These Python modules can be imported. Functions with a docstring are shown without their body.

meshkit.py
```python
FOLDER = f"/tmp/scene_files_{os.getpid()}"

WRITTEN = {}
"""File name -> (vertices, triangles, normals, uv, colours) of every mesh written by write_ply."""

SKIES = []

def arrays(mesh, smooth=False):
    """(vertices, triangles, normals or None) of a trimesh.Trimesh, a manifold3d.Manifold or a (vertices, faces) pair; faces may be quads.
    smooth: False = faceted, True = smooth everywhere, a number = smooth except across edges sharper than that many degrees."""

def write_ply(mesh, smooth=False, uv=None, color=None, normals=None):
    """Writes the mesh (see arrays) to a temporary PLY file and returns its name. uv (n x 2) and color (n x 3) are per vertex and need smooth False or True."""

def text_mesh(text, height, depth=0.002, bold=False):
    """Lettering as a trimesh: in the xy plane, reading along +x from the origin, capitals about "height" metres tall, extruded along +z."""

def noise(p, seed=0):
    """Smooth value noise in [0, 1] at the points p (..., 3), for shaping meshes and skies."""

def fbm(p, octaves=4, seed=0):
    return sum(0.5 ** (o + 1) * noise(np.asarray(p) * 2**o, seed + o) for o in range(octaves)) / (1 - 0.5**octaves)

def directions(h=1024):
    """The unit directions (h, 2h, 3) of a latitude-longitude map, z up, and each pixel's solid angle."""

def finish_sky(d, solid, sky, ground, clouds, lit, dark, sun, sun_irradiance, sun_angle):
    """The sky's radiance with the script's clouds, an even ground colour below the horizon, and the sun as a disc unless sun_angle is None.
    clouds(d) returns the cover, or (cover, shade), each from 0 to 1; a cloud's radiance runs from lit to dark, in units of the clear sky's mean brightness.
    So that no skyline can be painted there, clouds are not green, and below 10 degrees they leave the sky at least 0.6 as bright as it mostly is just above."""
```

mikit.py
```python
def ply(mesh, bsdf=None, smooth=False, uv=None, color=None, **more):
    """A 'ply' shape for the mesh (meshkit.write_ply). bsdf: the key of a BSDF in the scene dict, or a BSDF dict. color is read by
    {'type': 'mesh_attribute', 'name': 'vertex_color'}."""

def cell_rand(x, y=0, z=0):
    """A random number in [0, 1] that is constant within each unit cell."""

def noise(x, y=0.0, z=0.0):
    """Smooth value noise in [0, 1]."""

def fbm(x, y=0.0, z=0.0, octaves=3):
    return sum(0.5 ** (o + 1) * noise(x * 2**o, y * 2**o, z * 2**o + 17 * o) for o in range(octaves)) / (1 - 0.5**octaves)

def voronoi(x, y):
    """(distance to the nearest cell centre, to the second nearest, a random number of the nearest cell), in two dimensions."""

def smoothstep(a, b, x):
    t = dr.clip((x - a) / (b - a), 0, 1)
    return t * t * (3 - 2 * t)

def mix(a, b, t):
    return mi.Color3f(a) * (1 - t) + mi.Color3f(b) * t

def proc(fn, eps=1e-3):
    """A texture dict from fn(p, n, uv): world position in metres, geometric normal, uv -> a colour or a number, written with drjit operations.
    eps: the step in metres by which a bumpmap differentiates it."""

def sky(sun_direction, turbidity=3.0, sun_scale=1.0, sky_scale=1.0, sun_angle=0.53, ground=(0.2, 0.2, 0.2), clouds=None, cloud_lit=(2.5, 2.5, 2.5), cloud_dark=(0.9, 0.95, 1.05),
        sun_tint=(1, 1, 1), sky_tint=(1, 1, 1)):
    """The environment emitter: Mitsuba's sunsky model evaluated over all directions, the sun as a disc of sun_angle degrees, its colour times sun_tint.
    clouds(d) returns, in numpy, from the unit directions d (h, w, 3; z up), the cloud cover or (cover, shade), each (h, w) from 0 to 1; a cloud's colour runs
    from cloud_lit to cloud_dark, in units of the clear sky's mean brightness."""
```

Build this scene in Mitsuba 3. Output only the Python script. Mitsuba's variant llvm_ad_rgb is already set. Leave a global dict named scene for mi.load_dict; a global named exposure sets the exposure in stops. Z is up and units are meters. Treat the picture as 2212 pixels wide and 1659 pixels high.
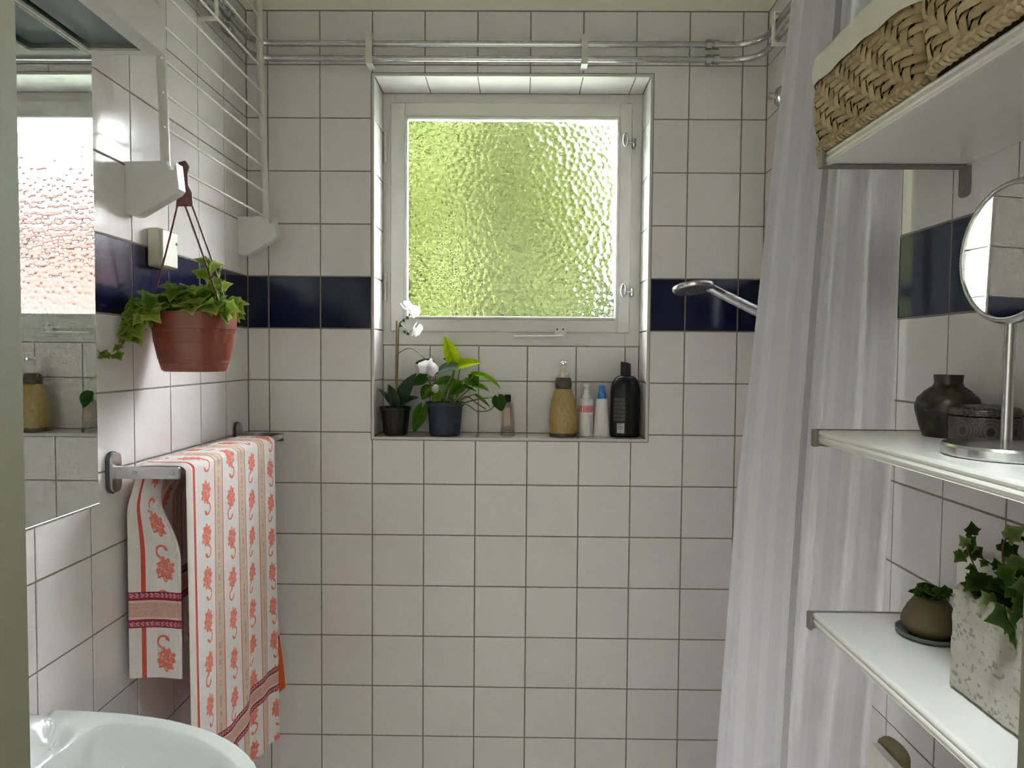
import math, random
import numpy as np
import trimesh
import mitsuba as mi
import drjit as dr
import mikit, meshkit
from manifold3d import Manifold, CrossSection
from shapely.geometry import box as sbox, Polygon
from shapely.ops import unary_union
from scipy.spatial import cKDTree

rng = random.Random(7)
nrng = np.random.default_rng(7)
PI = math.pi
V = lambda *a: np.array(a, float)
T = mi.ScalarTransform4f
scene, labels = {}, {}

# ------------------------------------------------------------------ camera, sky, lamps, exposure
EYE = [0.57864, -2.02954, 1.42788]
FWD = [-0.01170738, 0.99908163, -0.0412169]
UP = [-0.00878933, 0.04111531, 0.99911575]
scene['camera'] = {'type': 'perspective', 'fov': 72.16, 'fov_axis': 'x', 'near_clip': 0.02, 'far_clip': 500.0,
                   'to_world': T().look_at(origin=EYE, target=[EYE[i] + FWD[i] for i in range(3)], up=UP)}

def overcast(d):
    n = meshkit.fbm(d * 3.0 + 5, 4)
    return np.ones(d.shape[:2]), np.clip((n - 0.45) * 1.5, 0, 0.6)

SKY = 330.0
scene['sky'] = mikit.sky((0.5, 0.3, 0.8), turbidity=4.0, sun_scale=0.0, sky_scale=1.0, ground=(0.2, 0.2, 0.2), clouds=overcast,
                         cloud_lit=(SKY * .93, SKY * .99, SKY * 1.13), cloud_dark=(SKY * .68, SKY * .74, SKY * .86))
UNSEEN_HALL_LAMP = 105.0  # lamp out of view in the hall, strength set to brighten the room
exposure = 0.42

# ------------------------------------------------------------------ materials
def rgb(*c):
    return {'type': 'rgb', 'value': list(c)}
def two(b):
    return {'type': 'twosided', 'bsdf': b}
def prin(c, rough=.5, metal=0., spec=.5, **k):
    if isinstance(c, tuple):
        c = rgb(*c)
    return two({'type': 'principled', 'base_color': c, 'roughness': rough, 'metallic': metal, 'specular': spec, **k})
def glossy(c, alpha=.03):
    if isinstance(c, tuple):
        c = rgb(*c)
    return two({'type': 'roughplastic', 'diffuse_reflectance': c, 'alpha': alpha, 'distribution': 'ggx', 'nonlinear': False})
def mat(name, d):
    scene[name] = d
    return name
P = mikit.proc
C3 = mi.Color3f

mat('tile_white_a', glossy((.80, .768, .765), .025))
mat('tile_white_b', glossy((.815, .783, .78), .025))
mat('tile_white_c', glossy((.785, .753, .75), .03))
WHITES = ['tile_white_a', 'tile_white_b', 'tile_white_c', 'tile_white_a']
mat('tile_navy', glossy((.002, .0018, .020), .02))
mat('grout', prin((.27, .235, .205), .9, spec=.2))
mat('paint_wall', prin((.82, .82, .70), .6, spec=.3))
mat('paint_hall', prin((.82, .81, .78), .7, spec=.3))
mat('paint_frame', prin((.74, .74, .68), .35, spec=.5))
mat('jamb_paint', prin((.115, .118, .076), .55, spec=.2))
mat('trim_white', prin((.62, .61, .57), .3))
mat('floor_mat', prin((.68, .65, .62), .4))
mat('white_plastic', prin((.78, .78, .75), .35))
mat('white_enamel', prin((.75, .76, .70), .3))
mat('cream_plastic', prin((.74, .71, .56), .4))
mat('chrome', two({'type': 'roughconductor', 'material': 'none', 'specular_reflectance': rgb(.72, .73, .73), 'alpha': .05, 'distribution': 'ggx'}))
mat('brushed_steel', prin((.55, .54, .52), .28, metal=1.))
mat('dull_pipe', two({'type': 'roughconductor', 'material': 'none', 'specular_reflectance': rgb(.52, .53, .52), 'alpha': .16, 'distribution': 'ggx'}))
mat('dark_rubber', prin((.03, .03, .035), .5))
mat('mirror_glass', two({'type': 'conductor', 'material': 'none', 'specular_reflectance': rgb(.86, .92, .89)}))
mat('vanity_mirror_face', two({'type': 'conductor', 'material': 'none', 'specular_reflectance': rgb(.93, .94, .92)}))
mat('mirror_edge', prin((.55, .65, .62), .15))
mat('window_glass_mat', {'type': 'dielectric', 'int_ior': 1.5, 'specular_transmittance': rgb(.97, .985, .965)})
mat('clear_thin', {'type': 'thindielectric', 'int_ior': 1.4})
mat('porcelain', glossy((.60, .63, .60), .03))
mat('bracket_metal', prin((.24, .22, .20), .4, metal=.35))
mat('shelf_white', prin((.72, .73, .68), .22, clearcoat=.4, clearcoat_gloss=.8))
mat('lamp_shell', prin((.62, .62, .57), .45))
mat('lamp_panel', prin((.19, .23, .25), .35))
mat('terracotta', prin((.175, .040, .017), .32))
mat('hanger_brown', prin((.09, .022, .012), .4))
mat('soil', prin((.035, .022, .014), .95, spec=.1))
mat('pot_black', prin((.007, .0075, .0075), .55, spec=.3))
mat('pot_slate', prin((.017, .023, .030), .5, spec=.3))
mat('cap_black', prin((.005, .005, .006), .3, spec=.25))
mat('stem_brown', prin((.10, .045, .03), .7))
mat('stem_green', prin((.11, .16, .03), .5))
mat('stake_wood', prin((.28, .15, .06), .6))
mat('bud_dark', prin((.03, .04, .01), .5))
mat('brown_collar', prin((.045, .025, .012), .35))
mat('amber_glass', two({'type': 'principled', 'base_color': P(lambda p, n, uv: mikit.mix((.33, .21, .05), (.47, .32, .095), mikit.fbm(p.x * 160, p.y * 160, p.z * 110))),
                        'roughness': .22, 'specular': .6, 'clearcoat': .5, 'clearcoat_gloss': .9}))
mat('ivory_plastic', prin((.74, .68, .55), .3))
mat('blue_plastic', prin((.02, .22, .60), .3))
mat('tube_white', prin((.80, .80, .80), .3))
mat('clear_gel', {'type': 'dielectric', 'int_ior': 1.36, 'specular_transmittance': rgb(.93, .90, .82)})
mat('gel_label', prin((.50, .36, .30), .5))
mat('gel_mark', prin((.15, .05, .04), .5))
def leafmat(k=.9):
    return {'type': 'principledthin', 'base_color': {'type': 'mesh_attribute', 'name': 'vertex_color'}, 'roughness': .38, 'diff_trans': k, 'eta': 1.45}
mat('leaf', leafmat(.9))
mat('leaf_thick', prin({'type': 'mesh_attribute', 'name': 'vertex_color'}, .5, spec=.3))
mat('petal', {'type': 'principledthin', 'base_color': rgb(.86, .85, .86), 'roughness': .5, 'diff_trans': .9})
mat('foliage_out', prin({'type': 'mesh_attribute', 'name': 'vertex_color'}, .6, spec=.2))
mat('bark', prin((.10, .075, .05), .9))
mat('gravel', prin(P(lambda p, n, uv: mikit.mix((.12, .145, .085), (.23, .24, .18), mikit.fbm(p.x * 30, p.y * 30))), .9, spec=.1))
def brickfn(p, n, uv):
    u = dr.select(dr.abs(n.x) > .5, p.y, p.x) / .25
    v = p.z / .085
    row = dr.floor(v)
    u2 = u + .5 * (row - 2 * dr.floor(row / 2))
    fu, fv = u2 - dr.floor(u2), v - row
    m = (fu > .05) & (fv > .14)
    c = mikit.mix((.060, .025, .019), (.080, .036, .027), mikit.cell_rand(dr.floor(u2), row))
    return dr.select(m, c, C3(.10, .09, .085))
mat('brick_wall', prin(P(brickfn), .9, spec=.1))
mat('roof_tile', prin((.05, .028, .022), .8))
mat('render_white', prin((.72, .72, .70), .9))
mat('dark_pane', prin((.05, .06, .07), .1))
mat('wicker_light', prin(P(lambda p, n, uv: mikit.mix((.36, .275, .145), (.56, .465, .29), mikit.fbm(p.x * 90 + 40 * uv.x, p.y * 90, p.z * 90))), .6, spec=.3))
mat('wicker_mid', prin(P(lambda p, n, uv: mikit.mix((.26, .185, .09), (.46, .365, .21), mikit.fbm(p.x * 120, p.y * 90, p.z * 60 + 9))), .6, spec=.3))
mat('wicker_shade_and_bottom', prin((.035, .020, .010), .9, spec=.1))  # dark brown standing in for shade between strands; also the basket bottom
mat('liner_cloth', prin((.70, .68, .58), .85, spec=.1))
mat('clay_dark', prin(P(lambda p, n, uv: mikit.mix((.010, .009, .005), (.040, .036, .016), mikit.smoothstep(.45, .75, mikit.fbm(p.x * 45, p.y * 45, p.z * 45)))), .3))
mat('egg_clay', prin((.085, .062, .028), .55))
mat('saucer_rim', prin((.10, .12, .12), .35))
mat('concrete', {'type': 'bumpmap', 'arbitrary': P(lambda p, n, uv: mikit.fbm(p.x * 160, p.y * 160, p.z * 160), eps=5e-4), 'scale': .0012,
    'bsdf': prin(P(lambda p, n, uv: mikit.mix(mikit.mix((.30, .30, .245), (.44, .44, .37), mikit.fbm(p.x * 30, p.y * 30, p.z * 30)), (.15, .15, .12),
                                             mikit.smoothstep(.58, .74, mikit.fbm(p.x * 170, p.y * 170 + 3, p.z * 170)) * .7)), .85, spec=.2)})
mat('grey_ceramic', prin((.33, .31, .31), .4))
mat('roll_tan', prin((.28, .24, .15), .8))

def boxpattern(p, n, uv):          # ring motifs and dots on the lid jar; uv = (turns, height 0..1)
    u = uv.x * 8
    c = dr.floor(u)
    du, dv = (u - c - .5) * .034, (uv.y - .38) * .05
    r = dr.sqrt(dr.square(du) + dr.square(dv) * .8)
    ring = (dr.abs(r - .0135) < .0011) | (dr.abs(r - .0095) < .0009)
    core = r < .005
    a, b, _ = mikit.voronoi(uv.x * 60, uv.y * 14)
    base = mikit.mix((.018, .016, .011), (.06, .052, .032), 1 - mikit.smoothstep(.25, .4, a))
    base = dr.select(r < .016, C3(.055, .050, .036), base)
    base = dr.select(ring, C3(.022, .02, .014), base)
    return dr.select(core, C3(.012, .01, .008), base)
mat('jar_pattern', prin(P(boxpattern), .3))

def curtainfn(p, n, uv):           # satin stripes woven along the drop
    s = uv.x / .052
    f = s - dr.floor(s)
    return mikit.mix((.90, .90, .955), (.955, .955, .99), mikit.smoothstep(.1, .16, f) * (1 - mikit.smoothstep(.55, .61, f)))
mat('curtain_cloth', {'type': 'principledthin', 'base_color': P(curtainfn), 'roughness': .45, 'diff_trans': 1.45, 'eta': 1.3})
mat('curtain_hem', prin((.46, .455, .49), .8))

def towel_at(a, z):                # a: metres from the near edge, z: metres from the hem -> printed colour
    white, coral, beige, deep, rose = C3(.80, .75, .74), C3(.70, .155, .115), C3(.66, .53, .43), C3(.24, .012, .05), C3(.60, .30, .27)
    out = white
    k = (a - .1205) / .1245
    kf = k - dr.floor(k)
    m = kf * .1245
    strip = m < .041
    out = dr.select(strip, dr.select((dr.abs(m - .0205) < .004) & (mikit.noise(z * 260) > .5), C3(.52, .38, .27), beige), out)
    out = dr.select((m < .0035) | ((m > .038) & (m < .0415)), coral, out)
    x = m - .083                   # flower column
    jc = dr.floor(z / .094 + .37 * dr.floor(k))
    y = (z / .094 + .37 * dr.floor(k) - jc - .5) * .094
    odd = mikit.cell_rand(jc, dr.floor(k)) > .5
    x = dr.select(odd, x, -x)
    y2 = y - .016
    th, r = dr.atan2(y2, x), dr.sqrt(dr.square(x) + dr.square(y2) * .75)
    petal = r < .0205 + .0028 * dr.sin(th * 9) + .0016 * dr.sin(th * 4)
    vein = (mikit.fbm(x * 420, y2 * 420) > .60)
    sx, sy = x - .006, y + .020
    rs = dr.sqrt(dr.square(sx) + dr.square(sy))
    stem = (dr.abs(rs - .0125) < .0023) & ((sx > -.004) | (sy < -.002))
    dot = dr.square(sx + .008) + dr.square(sy + .008) < dr.square(.0042)
    infl = (m > .046) & (m < .122)
    out = dr.select(infl & (stem | dot | petal), dr.select(petal & vein, C3(.78, .46, .42), C3(.74, .185, .13)), out)
    out = dr.select((a > .016) & (a < .118) & (dr.floor(k) < 0) & (m < .0415), white, out)
    out = dr.select(a < .022, C3(.78, .71, .66), out)
    return dr.select((a > .022) & (a < .031), C3(.60, .09, .07), out)
def band_at(a, z, lo, hi, out):
    w = hi - lo
    t = (z - lo) / w
    mid = (t > .2) & (t < .8)
    zig = dr.abs(dr.sin(a * 330 + 2.2 * dr.sin(z * 900))) > .55
    c = dr.select(mid, mikit.mix((.56, .30, .26), (.68, .45, .40), mikit.fbm(a * 190, z * 330)), dr.select(zig, C3(.22, .01, .06), C3(.74, .56, .44)))
    c = dr.select((dr.abs(t - .2) < .035) | (dr.abs(t - .8) < .035) | (t < .04) | (t > .96), C3(.27, .02, .06), c)
    c = dr.select(((t > .235) & (t < .30)) | ((t > .70) & (t < .765)), C3(.72, .55, .42), c)
    return dr.select((t > 0) & (t < 1), c, out)
TOWEL_LEN = 1.359
def towelfn(p, n, uv):
    a, s = uv.x, uv.y
    front = s < .86
    c = towel_at(a, s)
    c = band_at(a, s, .135, .20, c)
    z2 = TOWEL_LEN - s
    c = band_at(a, z2, .105, .18, c)
    return c * (.90 + .2 * mikit.noise(p.x * 700, p.y * 700, p.z * 700))
mat('towel_terry', {'type': 'bumpmap', 'arbitrary': P(lambda p, n, uv: mikit.fbm(p.x * 500, p.y * 500, p.z * 500), eps=5e-4), 'scale': .0016,
                    'bsdf': prin(P(towelfn), .95, spec=.1, sheen=.5)})
def innerfn(p, n, uv):
    x, y = uv.x - .06, uv.y - .11
    th, r = dr.atan2(y, x), dr.sqrt(x * x + y * y)
    fl = r < .03 + .007 * dr.sin(th * 8)
    c = dr.select(fl, C3(.72, .55, .48), C3(.62, .12, .03))
    c = dr.select(uv.y > .165, mikit.mix((.56, .30, .26), (.68, .45, .40), mikit.fbm(uv.x * 190, uv.y * 330)), c)
    c = dr.select((dr.abs(uv.y - .165) < .006) & (dr.abs(dr.sin(uv.x * 330)) > .4), C3(.24, .01, .06), c)
    return dr.select(uv.x < .004, C3(.75, .66, .58), c)
mat('towel_inner', prin(P(innerfn), .95, spec=.1))

def blackfn(p, n, uv):             # faint text block and bar code printed on the back of the shampoo bottle; uv in metres
    x, z = uv.x, uv.y
    line = (x > -.036) & (x < -.004) & (z > .048) & (z < .118)
    row = z / .0021
    ink = (row - dr.floor(row) < .55) & (mikit.noise(x * 900, dr.floor(row) * 7.3) > .42)
    gap = (mikit.cell_rand(dr.floor((z - .048) / .0117)) * 0 + ((z - .048) / .0117 - dr.floor((z - .048) / .0117))) > .82
    c = dr.select(line & ~gap, dr.select(ink, C3(.10, .10, .105), C3(.022, .022, .024)), C3(.004, .004, .0045))
    code = (x > -.027) & (x < -.006) & (z > .012) & (z < .042)
    r2 = z / .0009
    bars = (mikit.cell_rand(dr.floor(r2)) > .52) & (x > -.0255) & (x < -.010)
    return dr.select(code, dr.select(bars, C3(.12, .13, .14), C3(.55, .57, .58)), c)
mat('shampoo_print', prin(P(blackfn), .25, spec=.25))
def pinkfn(p, n, uv):              # printed band and small blocks of type; uv = (turn 0..1, metres)
    u, z = uv.x, uv.y
    band = (z > .073) & (z < .092)
    slit = (u > .385) & (u < .41)
    c = dr.select(band & ~slit, C3(.62, .20, .22), C3(.80, .78, .76))
    row = z / .0034
    col = (u > .565) & (u < .70) & (z > .008) & (z < .066)
    blk = mikit.noise(u * 160, dr.floor(row) * 3.1) > .42
    tone = dr.select(z > .046, C3(.62, .33, .33), C3(.33, .33, .34))
    return dr.select(col & blk & (row - dr.floor(row) < .7), tone, c)
mat('lotion_print', prin(P(pinkfn), .3))

# ------------------------------------------------------------------ helpers
_used = {}
def uniq(key):
    n = _used.get(key, 0)
    _used[key] = n + 1
    return key if n == 0 else f'{key}_{n:03d}'
def tag(key, label=None, cat=None, group=None, kind=None):
    d = {k: v for k, v in (('label', label), ('category', cat), ('group', group), ('kind', kind)) if v}
    if d:
        labels.setdefault(key, {}).update(d)
    return key
def put(key, mesh, bsdf, smooth=False, label=None, cat=None, group=None, kind=None, tw=None, uv=None, color=None, **more):
    key = uniq(key)
    d = mesh if isinstance(mesh, dict) else mikit.ply(mesh, bsdf, smooth=smooth, uv=uv, color=color, **more)
    if tw is not None:
        d = {**d, 'to_world': tw}
    scene[key] = d
    tag(key, label, cat, group, kind)
    return key
def thing(key, label, cat, group=None):
    key = uniq(key)
    return tag(key, label, cat, group)

def cat(ms):
    ms = [m if isinstance(m, tuple) else (np.asarray(m.vertices), np.asarray(m.faces)) for m in ms]
    at, vs, fs = 0, [], []
    for v, f in ms:
        f = np.asarray(f)
        if f.shape[1] == 4:
            f = np.vstack([f[:, [0, 1, 2]], f[:, [0, 2, 3]]])
        vs.append(np.asarray(v, float)); fs.append(f + at); at += len(v)
    return np.vstack(vs), np.vstack(fs)
def man(m):
    k = m.to_mesh()
    return np.array(k.vert_properties[:, :3], float), np.array(k.tri_verts)
def hull(pts):
    return man(Manifold.hull_points(np.asarray(pts, float)))
def cbox(x0, x1, y0, y1, z0, z1, c=.002):
    """chamfered box"""
    p = []
    for sx in (0, 1):
        for sy in (0, 1):
            for sz in (0, 1):
                b = [(x0, x1)[sx], (y0, y1)[sy], (z0, z1)[sz]]
                for ax in range(3):
                    q = list(b)
                    for o in range(3):
                        if o != ax:
                            q[o] += c * (1 if (sx, sy, sz)[o] == 0 else -1)
                    p.append(q)
    return hull(p)
def plainbox(x0, x1, y0, y1, z0, z1):
    m = trimesh.creation.box(bounds=[[x0, y0, z0], [x1, y1, z1]])
    return np.asarray(m.vertices), np.asarray(m.faces)
def rod(a, b, r, n=12, c=0):
    return tube([a, b], r, n)
def frames(pts):
    pts = np.asarray(pts, float)
    t = np.gradient(pts, axis=0) if len(pts) > 2 else np.repeat(pts[1:] - pts[:1], 2, 0)
    t /= np.linalg.norm(t, axis=1, keepdims=True) + 1e-12
    a = np.cross(t[0], [0, 0, 1.0] if abs(t[0][2]) < .9 else [1.0, 0, 0]); a /= np.linalg.norm(a)
    out = []
    for k in range(len(pts)):
        a = a - t[k] * (a @ t[k]); a /= np.linalg.norm(a)
        out.append((t[k], a, np.cross(t[k], a)))
    return pts, out
def tube(pts, r, n=10, closed=False):
    pts, fr = frames(pts)
    r = np.broadcast_to(np.asarray(r, float), (len(pts),))
    ang = np.arange(n) * 2 * PI / n
    v = np.vstack([p + rr * (np.cos(ang)[:, None] * a + np.sin(ang)[:, None] * b) for p, rr, (t, a, b) in zip(pts, r, fr)])
    m, f = len(pts), []
    for k in range(m - 1):
        for j in range(n):
            f.append([k * n + j, k * n + (j + 1) % n, (k + 1) * n + (j + 1) % n, (k + 1) * n + j])
    f = np.array(f)
    f = np.vstack([f[:, [0, 1, 2]], f[:, [0, 2, 3]]])
    v = np.vstack([v, pts[0], pts[-1]])
    e = [[m * n, (j + 1) % n, j] for j in range(n)] + [[m * n + 1, (m - 1) * n + j, (m - 1) * n + (j + 1) % n] for j in range(n)]
    return v, np.vstack([f, e])
def curve(pts, n=24):
    """Catmull-Rom through points"""
    p = np.asarray(pts, float)
    p = np.vstack([2 * p[0] - p[1], p, 2 * p[-1] - p[-2]])
    out = []
    for i in range(1, len(p) - 2):
        for t in np.linspace(0, 1, n, endpoint=False):
            a, b, c, d = p[i - 1], p[i], p[i + 1], p[i + 2]
            out.append(.5 * (2 * b + (c - a) * t + (2 * a - 5 * b + 4 * c - d) * t * t + (3 * b - a - 3 * c + d) * t ** 3))
    out.append(p[-2])
    return np.array(out)
def lathe(prof, n=40, c=(0, 0, 0), ex=1., ey=1., want_uv=False, shape=None):
    """prof: (r, z) from bottom to top; closed at ends where r is 0"""
    prof = np.asarray(prof, float)
    ang = np.arange(n + 1) * 2 * PI / n
    v = np.array([[r * ex * math.cos(a), r * ey * math.sin(a), z] for r, z in prof for a in ang])
    if shape is not None:
        v = shape(v)
    uv = np.array([[k / n, z] for r, z in prof for k in range(n + 1)])
    f = []
    for i in range(len(prof) - 1):
        for j in range(n):
            a, b, cc, d = i * (n + 1) + j, i * (n + 1) + j + 1, (i + 1) * (n + 1) + j + 1, (i + 1) * (n + 1) + j
            if prof[i][0] > 1e-9:
                f.append([a, b, cc] if prof[i + 1][0] <= 1e-9 else [a, b, d])
                if prof[i + 1][0] > 1e-9:
                    f.append([b, cc, d])
            elif prof[i + 1][0] > 1e-9:
                f.append([a, cc, d])
    v = v + np.asarray(c, float)
    if want_uv:
        return (v, np.array(f)), uv
    m = trimesh.Trimesh(v, np.array(f), process=False); m.merge_vertices()
    return np.asarray(m.vertices), np.asarray(m.faces)
def extrude_y(poly, y0, y1, c=0.):
    """polygon in (x, z) run along y, ends chamfered"""
    pl = np.asarray(poly, float)
    if Polygon(pl).exterior.is_ccw is False:
        pl = pl[::-1]
    m = CrossSection([pl.tolist()]).extrude(y1 - y0)
    v, f = man(m)
    return np.c_[v[:, 0], y1 - v[:, 2], v[:, 1]], f
def place(m, M):
    v, f = m
    return v @ M[:3, :3].T + M[:3, 3], f
def basis(o, x, y, z):
    M = np.eye(4); M[:3, 0], M[:3, 1], M[:3, 2], M[:3, 3] = x, y, z, o
    return M
def unit(a):
    a = np.asarray(a, float)
    return a / (np.linalg.norm(a) + 1e-12)
def grid_faces(a, b, wrap=False):
    i, j = np.meshgrid(np.arange(a - 1), np.arange(b - 1), indexing='ij')
    k = (i * b + j).ravel()
    return np.vstack([np.c_[k, k + 1, k + b + 1], np.c_[k, k + b + 1, k + b]])
def ball(c, r, s=(1, 1, 1), sub=2):
    m = trimesh.creation.icosphere(subdivisions=sub, radius=1)
    return np.asarray(m.vertices) * r * np.asarray(s) + np.asarray(c), np.asarray(m.faces)

# ------------------------------------------------------------------ room shell
XL, XR, YB, ZT, ZC = -0.211, 1.27, -1.5, 2.40, 2.56
G = .15                                   # tile module
JOINT = .0034
NX0, NX1, NZ0, NZ1, NY = .155, .942, 1.187, 2.219, .135      # window niche

front = unary_union([sbox(XL - .2, 0, XR + .2, ZC + .1)]).difference(sbox(NX0 - .004, NZ0 - .004, NX1 + .004, NZ1 + .004))
parts = [plainbox(XL - .2, NX0 - .004, .0012, .22, 0, ZC), plainbox(NX1 + .004, XR + .2, .0012, .22, 0, ZC),
         plainbox(NX0 - .004, NX1 + .004, .0012, .22, 0, NZ0 - .0012), plainbox(NX0 - .004, NX1 + .004, .0012, .22, NZ1 + .0012, ZC),
         plainbox(NX0 - .004, NX1 + .004, NY + .0012, .22, NZ0 - .0012, 1.456)]
put('wall_front', cat(parts), 'grout', kind='structure', label='white square wall tiles with a dark blue band around the window', )
put('wall_left', cat([plainbox(XL - .12, XL - .0012, YB, .0012, 0, ZC)]), 'grout', kind='structure', label='left wall of white tiles with dark blue band')
put('wall_right', cat([plainbox(XR + .0012, XR + .12, YB, .0012, 0, ZC)]), 'grout', kind='structure', label='right wall of white tiles with dark blue band')
DX0, DX1, DZ = .2002, .9612, 2.06          # doorway
put('wall_back', cat([plainbox(XL - .9, DX0 - .012, YB - .1, YB, 0, ZC), plainbox(DX1 + .012, XR + .9, YB - .1, YB, 0, ZC), plainbox(DX0 - .012, DX1 + .012, YB - .1, YB, DZ + .012, ZC)]), 'paint_wall', kind='structure')
put('trim_1', cat([cbox(DX0 - .012, DX0, YB - .112, YB + .001, 0, DZ, .001), cbox(DX0 - .07, DX0 - .006, YB - .112, YB - .0995, 0, DZ + .07, .002)]), 'jamb_paint', kind='structure', label='painted door jamb at the left edge of the doorway')
put('trim_2', cat([cbox(DX1, DX1 + .012, YB - .112, YB + .001, 0, DZ, .001), cbox(DX1 + .006, DX1 + .07, YB - .112, YB - .0995, 0, DZ + .07, .002)]), 'jamb_paint', kind='structure', label='painted door jamb at the right edge of the doorway')
put('trim_3', cbox(DX0 - .07, DX1 + .07, YB - .112, YB + .001, DZ, DZ + .012, .001), 'jamb_paint', kind='structure')
put('floor', plainbox(XL - .9, XR + .9, -3.4, .2, -.06, 0), 'floor_mat', kind='structure')
put('ceiling', plainbox(XL - .9, XR + .9, -3.4, .22, ZC, ZC + .08), 'paint_wall', kind='structure')
put('wall_hall_back', plainbox(XL - .9, XR + .9, -3.4, -3.3, 0, ZC), 'paint_hall', kind='structure')
put('wall_hall_left', plainbox(XL - .9, XL - .8, -3.3, YB - .1, 0, ZC), 'paint_hall', kind='structure')
put('wall_hall_right', plainbox(XR + .8, XR + .9, -3.3, YB - .1, 0, ZC), 'paint_hall', kind='structure')
# plaster above the tiles
put('trim_4', cat([plainbox(XL, XR, -.001, .0012, ZT + .002, ZC), plainbox(XL - .0012, XL + .001, YB, 0, ZT + .002, ZC), plainbox(XR - .001, XR + .0012, YB, 0, ZT + .002, ZC)]),
    'paint_wall', kind='structure', label='pale green-white painted strip of wall above the tiles')

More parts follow.
